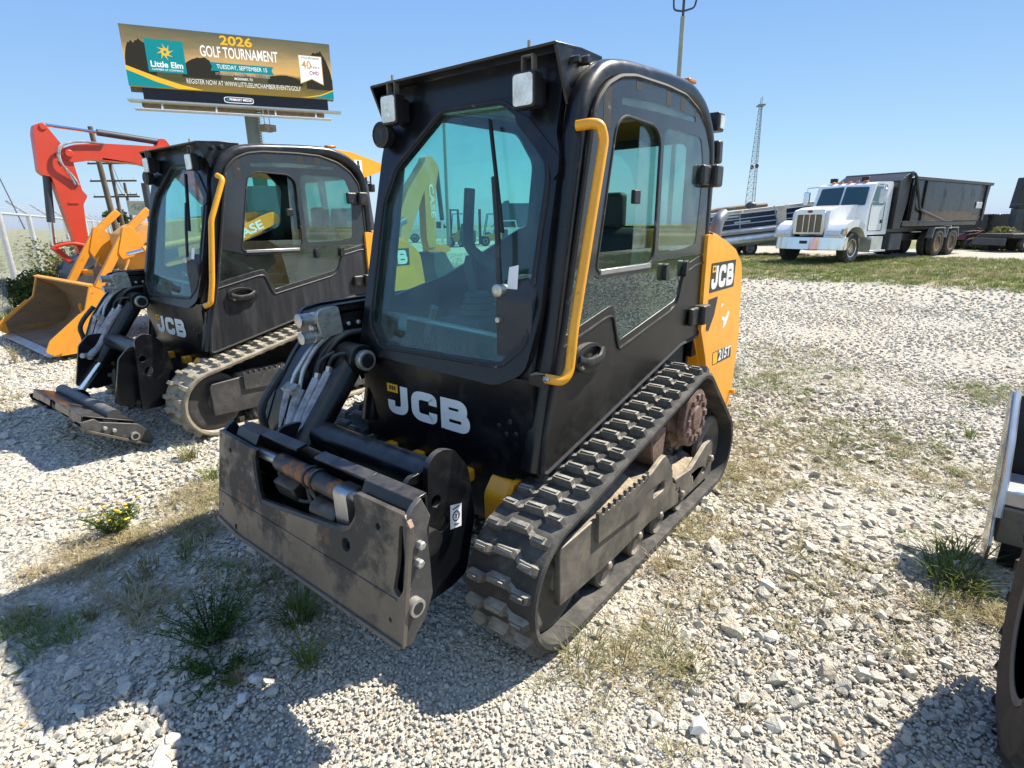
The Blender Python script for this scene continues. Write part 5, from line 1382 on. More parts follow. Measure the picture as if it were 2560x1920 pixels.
# ---- orange excavator
EY = -12.0
ex = thing('excavator', 'bright orange excavator with raised arm and dark grey bucket, left of the billboard', 'excavator', (0, EY, 0))
og = M['orange']
st = rc([(-.86, 3.50), (-.72, 3.44), (-.68, 3.30), (-.63, 2.64), (-.70, 2.56), (-.80, 2.55), (-.97, 1.12), (-1.02, 1.06), (-1.14, 1.08), (-1.21, 2.05), (-1.31, 2.22), (-1.24, 2.32), (-1.19, 2.85), (-1.06, 3.15)], .03)
sk = B().prism(st, 'y', -.12, .12).make('stick', og, ex, bevel=.012)
B().lathe([(.06, -.14), (.06, .14)], (-.84, 0, 3.42), 'y', 16).make('pin_boss', og, sk, bevel=.01)
B().box(-1.14, -.98, .121, .135, 2.07, 2.10).make('stick_step', og, sk)
bo = rc([(-1.02, 2.92), (-1.05, 3.06), (-1.25, 3.15), (-1.60, 3.21), (-2.95, 3.26), (-3.35, 3.10), (-4.75, 1.40), (-4.55, 1.10), (-4.25, 1.25), (-3.05, 2.72), (-2.36, 2.88), (-1.53, 2.90), (-1.15, 2.82)], .05)
bo_ = B().prism(bo, 'y', -.15, .15).make('boom', og, ex, bevel=.012)
B().prism(rc([(-2.72, 3.24), (-2.80, 3.42), (-2.92, 3.42), (-3.05, 3.22)], .04), 'y', -.10, .10).make('cylinder_lug', og, bo_, bevel=.01)
B().lathe([(.07, -.19), (.07, .19)], (-1.14, 0, 2.98), 'y', 16).make('pin_boss', og, bo_, bevel=.01)
c = B().cyl((-1.72, 0, 3.43), (-2.82, 0, 3.36), .062, n=14).make('stick_cylinder', M['darkgrey'], ex)
B().cyl((-.86, 0, 3.47), (-1.72, 0, 3.43), .030, n=10).make('cylinder_rod', M['chrome'], c)
c = B().cyl((-.76, 0, 2.60), (-.66, 0, 1.72), .065, n=14).make('bucket_cylinder', M['darkgrey'], ex)
B().cyl((-.66, 0, 1.72), (-.62, 0, 1.28), .034, n=10).make('cylinder_rod', M['chrome'], c)
for s in (-1, 1):
    B().tube(fp([(-.60, s * .15, 1.27), (-.70, s * .15, 1.30), (-.90, s * .15, 1.33), (-1.07, s * .15, 1.28)], .08), .035, 8).make('bucket_link', og, ex)
B().beam((-.60, 0, 1.27), (-.82, 0, .98), .16, .10).make('bucket_link', og, ex, bevel=.01)
B().prism(rc([(-1.12, 1.10), (-1.22, .90), (-1.30, .70), (-1.40, .40), (-1.30, .12), (-.75, .12), (-.62, .45), (-.68, .78), (-.82, 1.0), (-.98, 1.10)], .05), 'y', -.34, .34).make('bucket', M['darkgrey'], ex, bevel=.02)
B().prism(rc([(-1.16, 1.08), (-1.20, .95), (-.74, .70), (-.66, .86), (-.84, 1.02)], .03), 'y', -.38, -.35).make('coupler_cheek', M['darkgrey'], ex, bevel=.01)
B().prism(rc([(-1.16, 1.08), (-1.20, .95), (-.74, .70), (-.66, .86), (-.84, 1.02)], .03), 'y', .35, .38).make('coupler_cheek', M['darkgrey'], ex, bevel=.01)
for k in range(2):
    B().tube(fp([(-1.75, .18, 3.20), (-1.35, .20, 3.22), (-1.02 + .03 * k, .20, 3.12), (-.95 + .02 * k, .20, 2.85), (-1.10 - .04 * k, .16, 2.55), (-1.14 - .05 * k, .14, 2.42)], .16, 6), .020, 8).make('hydraulic_hose', M['hosegrey'], ex)
B().prism(rc([(-4.3, .75), (-4.3, 1.35), (-4.9, 1.45), (-6.3, 1.75), (-6.5, 1.5), (-6.5, .75)], .08), 'y', -.9, .9).make('house', og, ex, bevel=.05, seg=3)
B().prism(rc([(-4.35, 1.36), (-4.55, 2.55), (-5.55, 2.6), (-5.65, 1.5)], .1), 'y', -.88, -.1).make('cab', M['darkgrey'], ex, bevel=.04)
for s in (-1, 1):
    B().prism(rc([(-3.9, .30), (-4.0, .62), (-6.3, .62), (-6.5, .30), (-6.3, .03), (-4.05, .03)], .15), 'y', s * .55, s * .95).make('crawler_track', M['tyre'], ex, bevel=.02)

# ---- chain link fence
F = pray(406, 567); F = Vector((F.x, F.y, 0)).normalized(); SP = 3.05
p0x, p0y = at_h(2, 15.7)
f0 = Vector((p0x, p0y, 0)) - F * SP * 1
fence = thing('chain_link_fence', 'galvanised chain-link fence with slanted barbed-wire arms at the far left', 'fence', (0, 0, 0))
out = Vector((F.y, -F.x, 0))
if out.x < 0: out = -out
NP = 20
pm = None
for k in range(NP):
    p = f0 + F * SP * k
    if pm is None:
        pm = B().cyl((0, 0, -.2), (0, 0, 1.95), .055, n=12).mesh('post', M['galv'])
        am = B().obox(tuple(out * .16 + Vector((0, 0, 2.09))), (.52, .07, .05), mat=Matrix((((out * .32 + Vector((0, 0, .28))).normalized()), F, (out * -.28 + Vector((0, 0, .32))).normalized())).transposed()).mesh('barb_arm', M['galv'])
    o = bpy.data.objects.new('post', pm); COL.objects.link(o); o.parent = fence; o.location = p
    a = bpy.data.objects.new('barb_arm', am); COL.objects.link(a); a.parent = o
e = f0 + F * SP * (NP - 1)
B().cyl((f0.x, f0.y, 1.92), (e.x, e.y, 1.92), .026, n=8).make('top_rail', M['galv'], fence)
for q in (.12, .22, .31):
    s_ = out * q + Vector((0, 0, 1.96 + q * .82))
    B().tube([f0 + s_, e + s_], .006, 4).make('barbed_wire', M['galv'], fence)
b = B(); stp = .12; H = 1.9; Lf = SP * (NP - 1)
for d in (1, -1):
    for i in range(int((Lf + H) / stp)):
        s0 = i * stp - (H if d > 0 else 0)
        a0, z0, a1, z1 = s0, 0.02, s0 + H, H
        if d < 0: a0, a1 = s0, s0 - H
        # clip to the fence length
        t0, t1 = 0.0, 1.0
        lo_, hi_ = sorted((a0, a1))
        if hi_ < 0 or lo_ > Lf: continue
        if a1 != a0:
            ts = sorted(((0 - a0) / (a1 - a0), (Lf - a0) / (a1 - a0)))
            t0, t1 = max(0, ts[0]), min(1, ts[1])
        pa, pb = a0 + (a1 - a0) * t0, a0 + (a1 - a0) * t1
        A, Bv = f0 + F * pa + Vector((0, 0, z0 + (z1 - z0) * t0)), f0 + F * pb + Vector((0, 0, z0 + (z1 - z0) * t1))
        b.tube([A + out * .012 * d, Bv + out * .012 * d], .0021, 3, cap=False)
tag(b.make('wire_mesh', M['galv'], fence, smooth=0), kind='stuff')

# ---- shrubs and trees made of leaf cards on stems
def crown(seed, n, rx, ry, rz, cz, leaf, mat, lobes=7):
    r = random.Random(seed); b = B()
    L = [(Vector((r.uniform(-.6, .6) * rx, r.uniform(-.6, .6) * ry, cz + r.uniform(-.55, .6) * rz)), r.uniform(.35, .6)) for _ in range(lobes)]
    for _ in range(n):
        c, q = r.choice(L)
        d = Vector((r.gauss(0, 1), r.gauss(0, 1), r.gauss(0, 1))).normalized() * (r.random() ** .4)
        p = c + Vector((d.x * rx * q, d.y * ry * q, d.z * rz * q))
        if p.z < .03: continue
        a = Vector((r.gauss(0, 1), r.gauss(0, 1), r.gauss(0, .7))).normalized(); s = a.orthogonal().normalized()
        s = (s * math.cos(r.uniform(0, 6)) + a.cross(s) * math.sin(r.uniform(0, 6))).normalized()
        ln = leaf * r.uniform(.6, 1.4)
        b.add([p - a * ln * .5, p + s * ln * .3, p + a * ln * .5, p - s * ln * .3], [(0, 1, 2, 3)])
    me = bpy.data.meshes.new('foliage'); me.from_pydata(b.v, [], b.f); me.materials.append(mat)
    return me
M['leafa'] = leafmat('shrub_leaf', (.030, .060, .014), (.10, .14, .035))
M['leafb'] = leafmat('weedy_leaf', (.10, .11, .03), (.26, .24, .09))
M['bark'] = pmat('bark', (.10, .08, .06), .9, var=.3)
def bush(name, label, px, dist, rx, rz, n, leaf, mat, cat='shrub', group=None, stem=.03, seed=0, cz=None):
    x, y = at_h(px, dist)
    t = thing(name, label, cat, (x, y, zg(x)), random.uniform(0, 6), group)
    cz = rz * .8 if cz is None else cz
    o = bpy.data.objects.new('crown', crown(seed, n, rx, rx, rz, cz, leaf, mat)); COL.objects.link(o); o.parent = t
    b = B()
    r = random.Random(seed + 1)
    b.cyl((0, 0, -.05), (r.uniform(-.1, .1) * rx, 0, cz * .8), stem, stem * .5, n=7)
    for k in range(5):
        a = r.uniform(0, 6.28)
        b.cyl((0, 0, cz * r.uniform(.1, .5)), (math.cos(a) * rx * .6, math.sin(a) * rx * .6, cz * r.uniform(.8, 1.2)), stem * .5, stem * .2, n=5)
    b.make('trunk' if cat == 'tree' else 'stem', M['bark'], t)
    return t
bush('shrub', 'dense green shrub at the far left before the chain-link fence', 46, 15.2, .72, .50, 5200, .07, M['leafa'], seed=31, cz=.36)
bush('shrub', 'small yellow-green shrub growing against the fence behind the orange arm', 130, 19.0, .7, .45, 1300, .09, M['leafb'], seed=33, cz=.5)
bush('shrub', 'tall scruffy weeds on the fence right of the orange arm', 225, 22, .75, .8, 1300, .09, M['leafb'], seed=35, cz=.9)
bush('shrub', 'leafy weeds climbing the fence beside the dense green shrub', 85, 18.0, .7, .8, 420, .08, M['leafb'], seed=37, cz=.85)
bush('tree', 'small green tree by the foot of the leaning utility pole', 300, 55, 1.1, 1.1, 1800, .25, M['leafa'], 'tree', stem=.1, seed=41, cz=2.0)
bush('tree', 'dark green tree seen through the windscreen behind the folded hoe', 1003, 48, 2.2, 2.4, 3200, .35, M['leafa'], 'tree', stem=.16, seed=43, cz=3.0)
bush('tree', 'small round tree seen through the windscreen right of the wiper', 1283, 70, 1.5, 1.5, 1500, .3, M['leafa'], 'tree', stem=.12, seed=45, cz=3.1)

# ---- utility poles with wires
def upole(px, dist, h, label, arms, lean=0.0, r=.15):
    x, y = at_h(px, dist)
    t = thing('utility_pole', label, 'pole', (x, y, 0), 0, 'wooden utility poles beyond the fence')
    rv = Vector((CR.x, CR.y, 0)).normalized()
    B().cyl((0, 0, -.3), tuple(rv * lean * h + Vector((0, 0, h))), r, r * .7, n=12).make('pole', M['woodpole'], t)
    for z, wd in arms:
        c = rv * lean * z + Vector((0, 0, z))
        B().beam(c - rv * wd / 2, c + rv * wd / 2, .10, .12).make('crossarm', M['woodpole'], t)
        for q in (-.46, -.2, .2, .46):
            i0 = c + rv * wd * q
            B().cyl(i0 + Vector((0, 0, .06)), i0 + Vector((0, 0, .26)), .05, .03, n=8).make('insulator', M['galv'], t)
    return x, y
q1 = upole(291, 42, 7.2, 'leaning brown wooden utility pole crossing behind the orange boom', [], lean=-.055, r=.18)
q2 = upole(308, 52, 6.3, 'utility pole with three crossarms right of the leaning pole', [(6.1, 3.2), (4.9, 3.4), (3.8, 3.4)], lean=-.02)
q3 = upole(332, 62, 5.4, 'shorter far utility pole with one crossarm beside the small sign', [(4.4, 2.0)], lean=-.01)
for k, (a, b_, za, zb) in enumerate(((q2, q3, 6.2, 4.6), (q2, q3, 5.1, 4.3))):
    m_ = [Vector((a[0] + (b_[0] - a[0]) * t, a[1] + (b_[1] - a[1]) * t, za + (zb - za) * t - .5 * math.sin(math.pi * t))) for t in [i / 8 for i in range(9)]]
    tag(B().tube(m_, .02, 4).make('overhead_wire', M['wire']), 'overhead wire sagging between two far utility poles' + (', the upper one' if k == 0 else ', the lower one'), 'wire')
ga, gb = at_pt(0, 447, 20), at_pt(62, 572, 17)
tag(B().tube([at_pt(-60, 330, 22), ga, gb], .014, 5).make('guy_wire', M['wire']), 'thin guy wire slanting down to the fence at the far left edge', 'wire')

# ---- small pale sign on a post
sx, sy = at_h(356, 58)
sg = thing('pole_sign', 'small beige rectangular sign on a post beyond the backhoe bucket', 'sign', (sx, sy, 0), math.atan2(CF.y, CF.x) + math.pi)
B().box(-.08, .08, -.95, .95, 2.6, 3.75).make('sign_board', M['cream'], sg, bevel=.02)
B().cyl((0, 0, 0), (0, 0, 2.6), .12, n=10).make('post', M['galv'], sg)
text('NER', .5, M['concretegrey'], sg, frame((.085, .1, 3.15), (0, 1, 0), (0, 0, 1)))
B().tube([(.09, .1 + .7 * math.cos(a), 3.15 + .36 * math.sin(a)) for a in [math.pi * i / 10 for i in range(11)]], .02, 4).make('sign_arc', M['concretegrey'], sg)
# ------------------------------------------------------------------ billboard
def flat(name, col, emit=.62):
    mt = bpy.data.materials.new(name); mt.use_nodes = True
    nt = mt.node_tree; P = nt.nodes['Principled BSDF']
    P.inputs['Base Color'].default_value = (*[c * .25 for c in col], 1); P.inputs['Roughness'].default_value = .6
    P.inputs['Emission Color'].default_value = (*col, 1); P.inputs['Emission Strength'].default_value = emit
    return mt
lx, ly = CAM.x + 56.4 * -.3408, CAM.y + 56.4 * -.9401
rx, ry = CAM.x + 55.7 * -.5827, CAM.y + 55.7 * -.8127
BL0 = Vector((lx, ly, 0)); U = Vector((rx - lx, ry - ly, 0)); WB = U.length; U.normalize()
ZB, HB = 12.25, 4.27
NB = Vector((U.y, -U.x, 0))
if NB.dot(CAM - BL0) < 0: NB = -NB
bcx = BL0 + U * WB * .555
bbd = thing('billboard', 'roadside digital billboard advertising a 2026 golf tournament above the second loader', 'billboard', (bcx.x, bcx.y, 0))
def bw(u, v, d):          # u, v: 0..1 across and down the face; d: metres proud
    p = BL0 + U * (WB * u) + NB * d + Vector((0, 0, ZB + HB * (1 - v)))
    return p - bcx
face = bpy.data.materials.new('led_face'); face.use_nodes = True
nt = face.node_tree; Pn = nt.nodes['Principled BSDF']
tc = nt.nodes.new('ShaderNodeTexCoord'); sp = nt.nodes.new('ShaderNodeSeparateXYZ'); nt.links.new(tc.outputs['Object'], sp.inputs[0])
tv = _ramp(nt, sp.outputs[2], ZB, ZB + HB)
rp = nt.nodes.new('ShaderNodeValToRGB')
stops = [(0, (.20, .13, .01)), (.10, (.16, .11, .012)), (.18, (.05, .05, .008)), (.30, (.06, .05, .012)), (.38, (.62, .36, .10)), (.55, (.46, .30, .11)), (.75, (.20, .155, .07)), (1.0, (.085, .085, .045))]
while len(rp.color_ramp.elements) < len(stops): rp.color_ramp.elements.new(.5)
for e_, (p_, c_) in zip(rp.color_ramp.elements, stops): e_.position = p_; e_.color = (*c_, 1)
mp = nt.nodes.new('ShaderNodeMapping'); mp.inputs['Scale'].default_value = (.35, .35, 1.5); nt.links.new(tc.outputs['Object'], mp.inputs[0])
nz = _math(nt, 'MULTIPLY', _math(nt, 'SUBTRACT', _noise(nt, mp.outputs[0], .8, 6), .5), .35)
nt.links.new(_math(nt, 'ADD', tv, nz), rp.inputs[0])
nt.links.new(rp.outputs[0], Pn.inputs['Emission Color']); Pn.inputs['Emission Strength'].default_value = .68
Pn.inputs['Base Color'].default_value = (.03, .03, .03, 1); Pn.inputs['Roughness'].default_value = .7
def bplate(poly, d, mat, name, parent, th=.01):
    return B().plate(poly, [], lambda u, v: bw(u, v, d), lambda u, v: bw(u, v, d - th)).make(name, mat, parent, smooth=0)
pn = bplate([(0, 0), (1, 0), (1, 1), (0, 1)], 0, face, 'display_panel', bbd, .35)
LT, LY, LD, LW, LR = flat('led_teal', (.0, .21, .23)), flat('led_yellow', (.72, .42, .02)), flat('led_dark', (.018, .014, .006)), flat('led_white', (.80, .80, .80)), flat('led_maroon', (.22, .03, .10))
LG = flat('led_gold', (.45, .28, .06))
def clump(u0, u1, v0, v1, seed, n=44):
    top = []
    for i in range(n + 1):
        t = i / n
        h = max(0, 1 - abs(2 * t - 1) ** 2.5) ** .6
        k = .76 + .16 * mnoise.noise((t * 4, seed * 3.1, 0)) + .035 * mnoise.noise((t * 15, seed, 2))
        top.append((u0 + (u1 - u0) * t, v1 - (v1 - v0) * (.30 + .70 * h) * k / .9))
    return top + [(u1, v1), (u0, v1)]
bplate(clump(0.002, .135, .12, .80, 1), .02, LD, 'tree_print', pn)
bplate(clump(.16, .24, .17, .40, 4), .02, LD, 'tree_print', pn)
bplate(clump(.25, .43, .38, .79, 2), .02, LD, 'tree_print', pn)
bplate(clump(.86, .998, .06, .84, 3), .02, LD, 'tree_print', pn)
bplate(clump(.66, .84, .60, .80, 5), .02, LD, 'tree_print', pn)
sw = [(.0, .66), (.06, .735), (.14, .83), (.24, .93), (.34, .999), (.22, .999), (.12, .90), (.05, .80), (0, .735)]
bplate(sw, .03, LY, 'swoosh', pn)
bplate([(0, .735), (.05, .80), (.12, .90), (.22, .999), (0, .999)], .03, LT, 'corner_print', pn)
bplate([(.86, .999), (.93, .955), (1, .85), (1, .999)], .03, LT, 'corner_print', pn)
bplate([(.82, .999), (.86, .985), (.93, .935), (1, .83), (1, .85), (.93, .955), (.86, .999)], .035, LY, 'swoosh', pn)
lg = bplate([(.10, .20), (.272, .20), (.272, .74), (.10, .74)], .04, LT, 'logo_panel', pn)
su = []
for i in range(32):
    a = 2 * math.pi * i / 32; q = (.055 if i % 4 == 0 else .026)
    a2 = a + (.25 if i % 4 == 0 else 0)
    su.append((.186 + q * math.cos(a2) * .72, .40 - q * math.sin(a2) * 2.55))
bplate(su, .055, LY, 'sun_emblem', lg)
bplate([(.186 + .010 * math.cos(a * .5236) * .72, .40 - .010 * math.sin(a * .5236) * 2.55) for a in range(12)], .07, LT, 'sun_centre', lg)
def btext(s, u, v, h, wd, mat, parent, bold=.01):
    o = bw(u, v, .08)
    return text(s, h * HB * 1.36, mat, parent, frame(o, U, (0, 0, 1)), width=wd * WB, bold=bold, extrude=.004)
btext('Little Elm', .186, .615, .10, .145, LW, lg, .012)
btext('CHAMBER OF COMMERCE', .186, .70, .032, .14, LW, lg, .0)
btext('2026', .525, .125, .155, .155, LY, pn, .02)
btext('GOLF TOURNAMENT', .535, .335, .19, .375, LW, pn, .012)
rb = bplate([(.385, .50), (.695, .50), (.685, .57), (.695, .645), (.385, .645), (.395, .57)], .04, LT, 'ribbon', pn)
btext('TUESDAY, SEPTEMBER 15', .54, .572, .075, .245, LW, rb, .0)
btext('STONEBRIDGE RANCH - THE HILLS COURSE', .54, .695, .042, .265, LW, pn, -.006)
btext('MCKINNEY, TX', .54, .76, .042, .09, LW, pn, .004)
btext('REGISTER NOW AT WWW.LITTLEELMCHAMBER/EVENTS/GOLF', .545, .86, .085, .56, LW, pn, -.004)
pnn = bplate([(.828, .24), (.952, .24), (.952, .76), (.89, .665), (.828, .76)], .04, LG, 'pennant', pn)
bplate([(.832, .25), (.948, .25), (.948, .74), (.89, .648), (.832, .74)], .05, LW, 'pennant_face', pnn)
btext('TITLE SPONSOR', .89, .29, .035, .095, LD, pnn, .004)
btext('40', .868, .42, .15, .05, LG, pnn, .012)
btext('Years', .912, .44, .06, .05, LD, pnn, .0)
btext('CWD', .905, .555, .07, .05, LR, pnn, .012)
# structure
dk = M['darkgrey']
def bbox(u0, u1, v0, v1, d0, d1, name, mat):
    b = B(); P_ = [bw(u, v, d) for u in (u0, u1) for v in (v0, v1) for d in (d0, d1)]
    b.add(P_, [(0, 1, 3, 2), (4, 6, 7, 5), (0, 4, 5, 1), (2, 3, 7, 6), (0, 2, 6, 4), (1, 5, 7, 3)])
    return b.make(name, mat, bbd)
bbox(0, 1, 0, 1, -1.0, -.36, 'cabinet', dk)
M['navydark'] = pmat('dark_navy_slats', (.012, .016, .03), .6, var=.2)
sk = bbox(.055, .965, 1.01, 1.235, -.35, -.10, 'skirt', M['navydark'])
for k in range(5):
    b = B(); P_ = [bw(u, 1.03 + .04 * k + dv, d) for u in (.056, .964) for dv in (0, .012) for d in (-.10, -.05)]
    b.add(P_, [(0, 1, 3, 2), (4, 6, 7, 5), (0, 4, 5, 1), (2, 3, 7, 6), (0, 2, 6, 4), (1, 5, 7, 3)])
    b.make('slat', M['navydark'], sk)
ob = [(.502 + (.078 * math.copysign(1, math.cos(a)) * min(1, abs(math.cos(a)) * 1.0 + .0)) , 1.13 + .055 * math.sin(a)) for a in [2 * math.pi * i / 24 for i in range(24)]]
ob = rc([(.43, 1.078), (.575, 1.078), (.575, 1.185), (.43, 1.185)], .03, 4)
me_ = bplate(ob, -.02, LW, 'name_plate', sk, .04)
ob2 = rc([(.433, 1.088), (.572, 1.088), (.572, 1.175), (.433, 1.175)], .028, 4)
bplate(ob2, -.01, M['navy'], 'name_field', me_)
btext('PRIMARY MEDIA', .512, 1.13, .045, .11, LW, me_, .006)
bplate([(.440, 1.13), (.448, 1.10), (.456, 1.13), (.448, 1.16)], 0, LT, 'name_mark', me_)
bbox(.0, .06, 1.01, 1.08, -.6, -.36, 'bracket', M['rust'])
M['walkway'] = pmat('rusty_walkway', (.22, .16, .12), .7, .2, var=.3)
bbox(-.01, 1.03, 1.245, 1.275, -.2, .75, 'catwalk', M['galv'])
bbox(.04, .94, 1.275, 1.33, -1.2, -.2, 'walkway_beam', M['walkway'])
for u in (.14, .39, .68, .89):
    P0, P1 = bw(u, 1.27, .5), bw(u, 1.42, .9)
    B().beam(P0, P1, .12, .12).make('strut', M['galv'], bbd)
b = B().cyl(bw(.02, 1.42, .9), bw(.97, 1.42, .9), .10, n=8).make('light_rail', M['galv'], bbd)
B().cyl(bw(.02, 1.42, .55), bw(.97, 1.42, .55), .06, n=8).make('light_rail', M['galv'], bbd)
M['post'] = pmat('grey_green_pole', (.27, .30, .26), .6, var=.12, vs=1.0)
M['bpost'] = pmat('dull_green_pole', (.15, .18, .165), .7, var=.12, vs=1.0)
B().cyl(tuple(NB * -.85 + Vector((0, 0, -.5))), tuple(NB * -.85 + Vector((0, 0, ZB - .6))), .60, n=24).make('column', M['bpost'], bbd)
b = B()
for k in range(16): b.beam(bw(.585, 1.29 + .05 * k, .2), bw(.605, 1.29 + .05 * k, .2), .05, .05)
tag(b.make('ladder_rungs', M['galv'], bbd), kind='stuff')
bp = bw(.63, 1.62, .3)
B().obox(tuple(bp), (1.0, 1.0, .5)).make('equipment_box', M['walkway'], bbd, bevel=.02)
for q in (-.2, .2): B().cyl(bp + U * q + Vector((0, 0, .2)), bp + U * q + Vector((0, 0, 1.5)), .05, n=6).make('hanger', M['galv'], bbd)

# ------------------------------------------------------------------ lamp posts
x, y = at_h(1672, 25)
lp = thing('lamp_post', 'tall slim grey lamp post rising behind the foreground cab roof', 'lamp post', (x, y, 0))
rv = Vector((CR.x, CR.y, 0)).normalized()
tz = 9.15
B().cyl((0, 0, 0), tuple(rv * .0 + Vector((0, 0, tz))), .11, .085, n=14).make('column', M['post'], lp)
B().tube(fp([rv * -.40 + Vector((0, 0, tz + .75)), rv * -.36 + Vector((0, 0, tz + .22)), Vector((0, 0, tz + .18)), rv * .42 + Vector((0, 0, tz + .30)), rv * .52 + Vector((0, 0, tz + .8))], .12), .035, 8).make('bracket_arm', M['darkgrey'], lp)
B().cyl((0, 0, tz), (0, 0, tz + .9), .05, n=8).make('spigot', M['darkgrey'], lp)
for q in (-.42, .52, .16): B().obox(tuple(rv * q + Vector((0, 0, tz + .85))), (.35, .35, .28)).make('lamp_head', M['galv'], lp, bevel=.04)
x, y = at_h(1120, 38)
lp = thing('lamp_post', 'grey lamp post seen through the windscreen left of the wiper', 'lamp post', (x, y, 0))
B().cyl((0, 0, 0), (0, 0, 8.3), .13, .10, n=12).make('column', M['post'], lp)
B().obox((0, 0, 8.4), (.8, .3, .2)).make('lamp_head', M['galv'], lp, bevel=.03)

# ------------------------------------------------------------------ lattice radio mast
M['maststeel'] = pmat('weathered_mast_steel', (.20, .23, .27), .6, .3, var=.15)
x, y = at_h(1871, 120)
mast = thing('radio_mast', 'tall tapering lattice radio mast behind the pontoon boat', 'radio mast', (x, y, 0), .5)
b = B(); Hm = 22.0
def mr(z): return 1.15 * (1 - .72 * z / Hm)
leg = [(math.cos(2.094 * k), math.sin(2.094 * k)) for k in range(3)]
for k in range(3): B().cyl((leg[k][0] * mr(0), leg[k][1] * mr(0), 0), (leg[k][0] * mr(Hm), leg[k][1] * mr(Hm), Hm), .06, .045, n=6).make('leg', M['maststeel'], mast)
z = 0.0
while z < Hm - .8:
    z2 = z + max(.75, mr(z) * 1.25)
    z2 = min(z2, Hm)
    for k in range(3):
        a, c = leg[k], leg[(k + 1) % 3]
        b.cyl((a[0] * mr(z), a[1] * mr(z), z), (c[0] * mr(z2), c[1] * mr(z2), z2), .024, n=4)
        b.cyl((c[0] * mr(z), c[1] * mr(z), z), (a[0] * mr(z2), a[1] * mr(z2), z2), .024, n=4)
        b.cyl((a[0] * mr(z2), a[1] * mr(z2), z2), (c[0] * mr(z2), c[1] * mr(z2), z2), .024, n=4)
    z = z2
tag(b.make('bracing', M['maststeel'], mast), kind='stuff')
for s in (-1, 1):
    B().sphere((s * 1.0, s * .2, 11.6), .45, 10, 6, (.7, .7, 1)).make('dish', M['darkgrey'], mast)
    B().cyl((s * .55, 0, Hm), (s * .55, 0, Hm + 1.4), .05, n=5).make('antenna', M['maststeel'], mast)
B().box(-1, 1, -.6, .6, Hm - .1, Hm + .1).make('head_frame', M['maststeel'], mast)

# ------------------------------------------------------------------ white lorry with a black roll-off container
TRX, TRY, TRZ = -20.75, -2.25, .16
tk = thing('lorry', 'white bonneted lorry with chrome bumper and grille parked on grass', 'lorry', (TRX, TRY, TRZ), R(-18))
wp, ch, dk = M['whitepaint'], M['chrome'], M['decal']
hood = [(.72, 1.00), (.74, 1.62), (.66, 1.74), (.20, 1.84), (-1.05, 1.93), (-1.10, 1.2), (-.7, 1.0)]
B().prism(rc(hood, .06), 'y', -.62, .62).make('hood', wp, tk, bevel=.10, seg=4)
for s in (-1, 1):
    fd = [(.86, .86), (.80, 1.10), (.58, 1.30), (.25, 1.42), (-.25, 1.42), (-.62, 1.25), (-.85, .85), (-.72, .85), (-.55, 1.05), (-.30, 1.17), (.0, 1.2), (.28, 1.15), (.5, 1.0), (.6, .86)]
    B().prism(rc(fd, .06), 'y', s * .58, s * 1.16).make('fender', wp, tk, bevel=.05, seg=3)
    B().prism(rc([(.80, .92), (.84, 1.0), (.78, 1.13), (.58, 1.2), (.55, 1.0), (.60, .92)], .03), 'y', s * 1.10, s * 1.175).make('headlamp', M['headlamp'] if 'headlamp' in M else M['lens'], tk, bevel=.01)
    B().obox((.845, s * .86, 1.02), (.05, .50, .17), (0, -.25, 0)).make('headlamp', M['lens'], tk, bevel=.02)
    B().box(.56, .64, s * 1.15 - .03, s * 1.15 + .03, .96, 1.10).make('indicator', M['amber'], tk, bevel=.01)
    wheel(tk, (0, s * 1.0, .52), .52, .29, .56, 'front_wheel', rimmat='chrome', out=s)
    B().prism(rc([(-1.25, .34), (-1.25, .86), (-2.05, .86), (-2.05, .34)], .03), 'y', s * .72, s * 1.14).make('battery_box', M['alu'], tk, bevel=.02)
    B().box(-2.35, -1.2, s * 1.02 - .14, s * 1.02 + .14, .34, .40).make('step', M['alu'], tk, bevel=.01)
    for xx in (-6.9, -8.25):
        wheel(tk, (xx, s * .98, .52), .52, .27, .58, 'rear_wheel', rimmat='rimtan', out=s)
        wheel(tk, (xx, s * .66, .52), .52, .27, .58, 'rear_wheel', rimmat='galv', out=s)
    for xx in (-6.9, -8.25):
        B().tube([(xx + .62, s * .98, .72), (xx + .48, s * .98, 1.10), (xx - .48, s * .98, 1.10), (xx - .62, s * .98, .72)], .16, 4, sx=.15, sy=1.0, up=(0, 0, 1)).make('mudguard', M['alu'], tk)
bp = [(.90, -.62), (.98, 0), (.90, .62), (.62, 1.18), (.45, 1.20), (.62, .6), (.66, 0), (.62, -.6), (.45, -1.20), (.62, -1.18)]
B().plate(bp[:3] + bp[3:6] + [bp[6]] + bp[7:], [], lambda u, v: (u, v, .88), lambda u, v: (u + .03, v, .46)).make('bumper', ch, tk, bevel=.02)
B().box(.955, 1.0, -.13, .12, .66, .76).make('tow_hole', dk, tk)
gr_ = B().prism(rc([(-.52, .97), (.52, .97), (.50, 1.66), (.40, 1.76), (-.40, 1.76), (-.50, 1.66)], .05), 'x', .80, .70, [rc([(-.42, 1.03), (.42, 1.03), (.42, 1.60), (-.42, 1.60)], .05)]).make('grille_surround', ch, tk, bevel=.02)
M['mesh'] = pmat('grille_mesh', (.20, .16, .11), .5, .5, var=.2, vs=40)
B().box(.72, .75, -.43, .43, 1.02, 1.61).make('grille_mesh', M['mesh'], gr_)
for q in (-.20, 0, .20): B().box(.75, .79, q - .015, q + .015, 1.03, 1.60).make('grille_bar', ch, gr_)
B().sphere((.80, 0, 1.70), .05, 12, 6, (.4, 2.0, .9)).make('emblem', M['red'], gr_)
cabp = [(-1.0, 1.0), (-1.05, 1.85), (-1.32, 2.58), (-1.50, 2.66), (-2.55, 2.70), (-2.62, 2.60), (-2.62, .92), (-1.2, .92)]
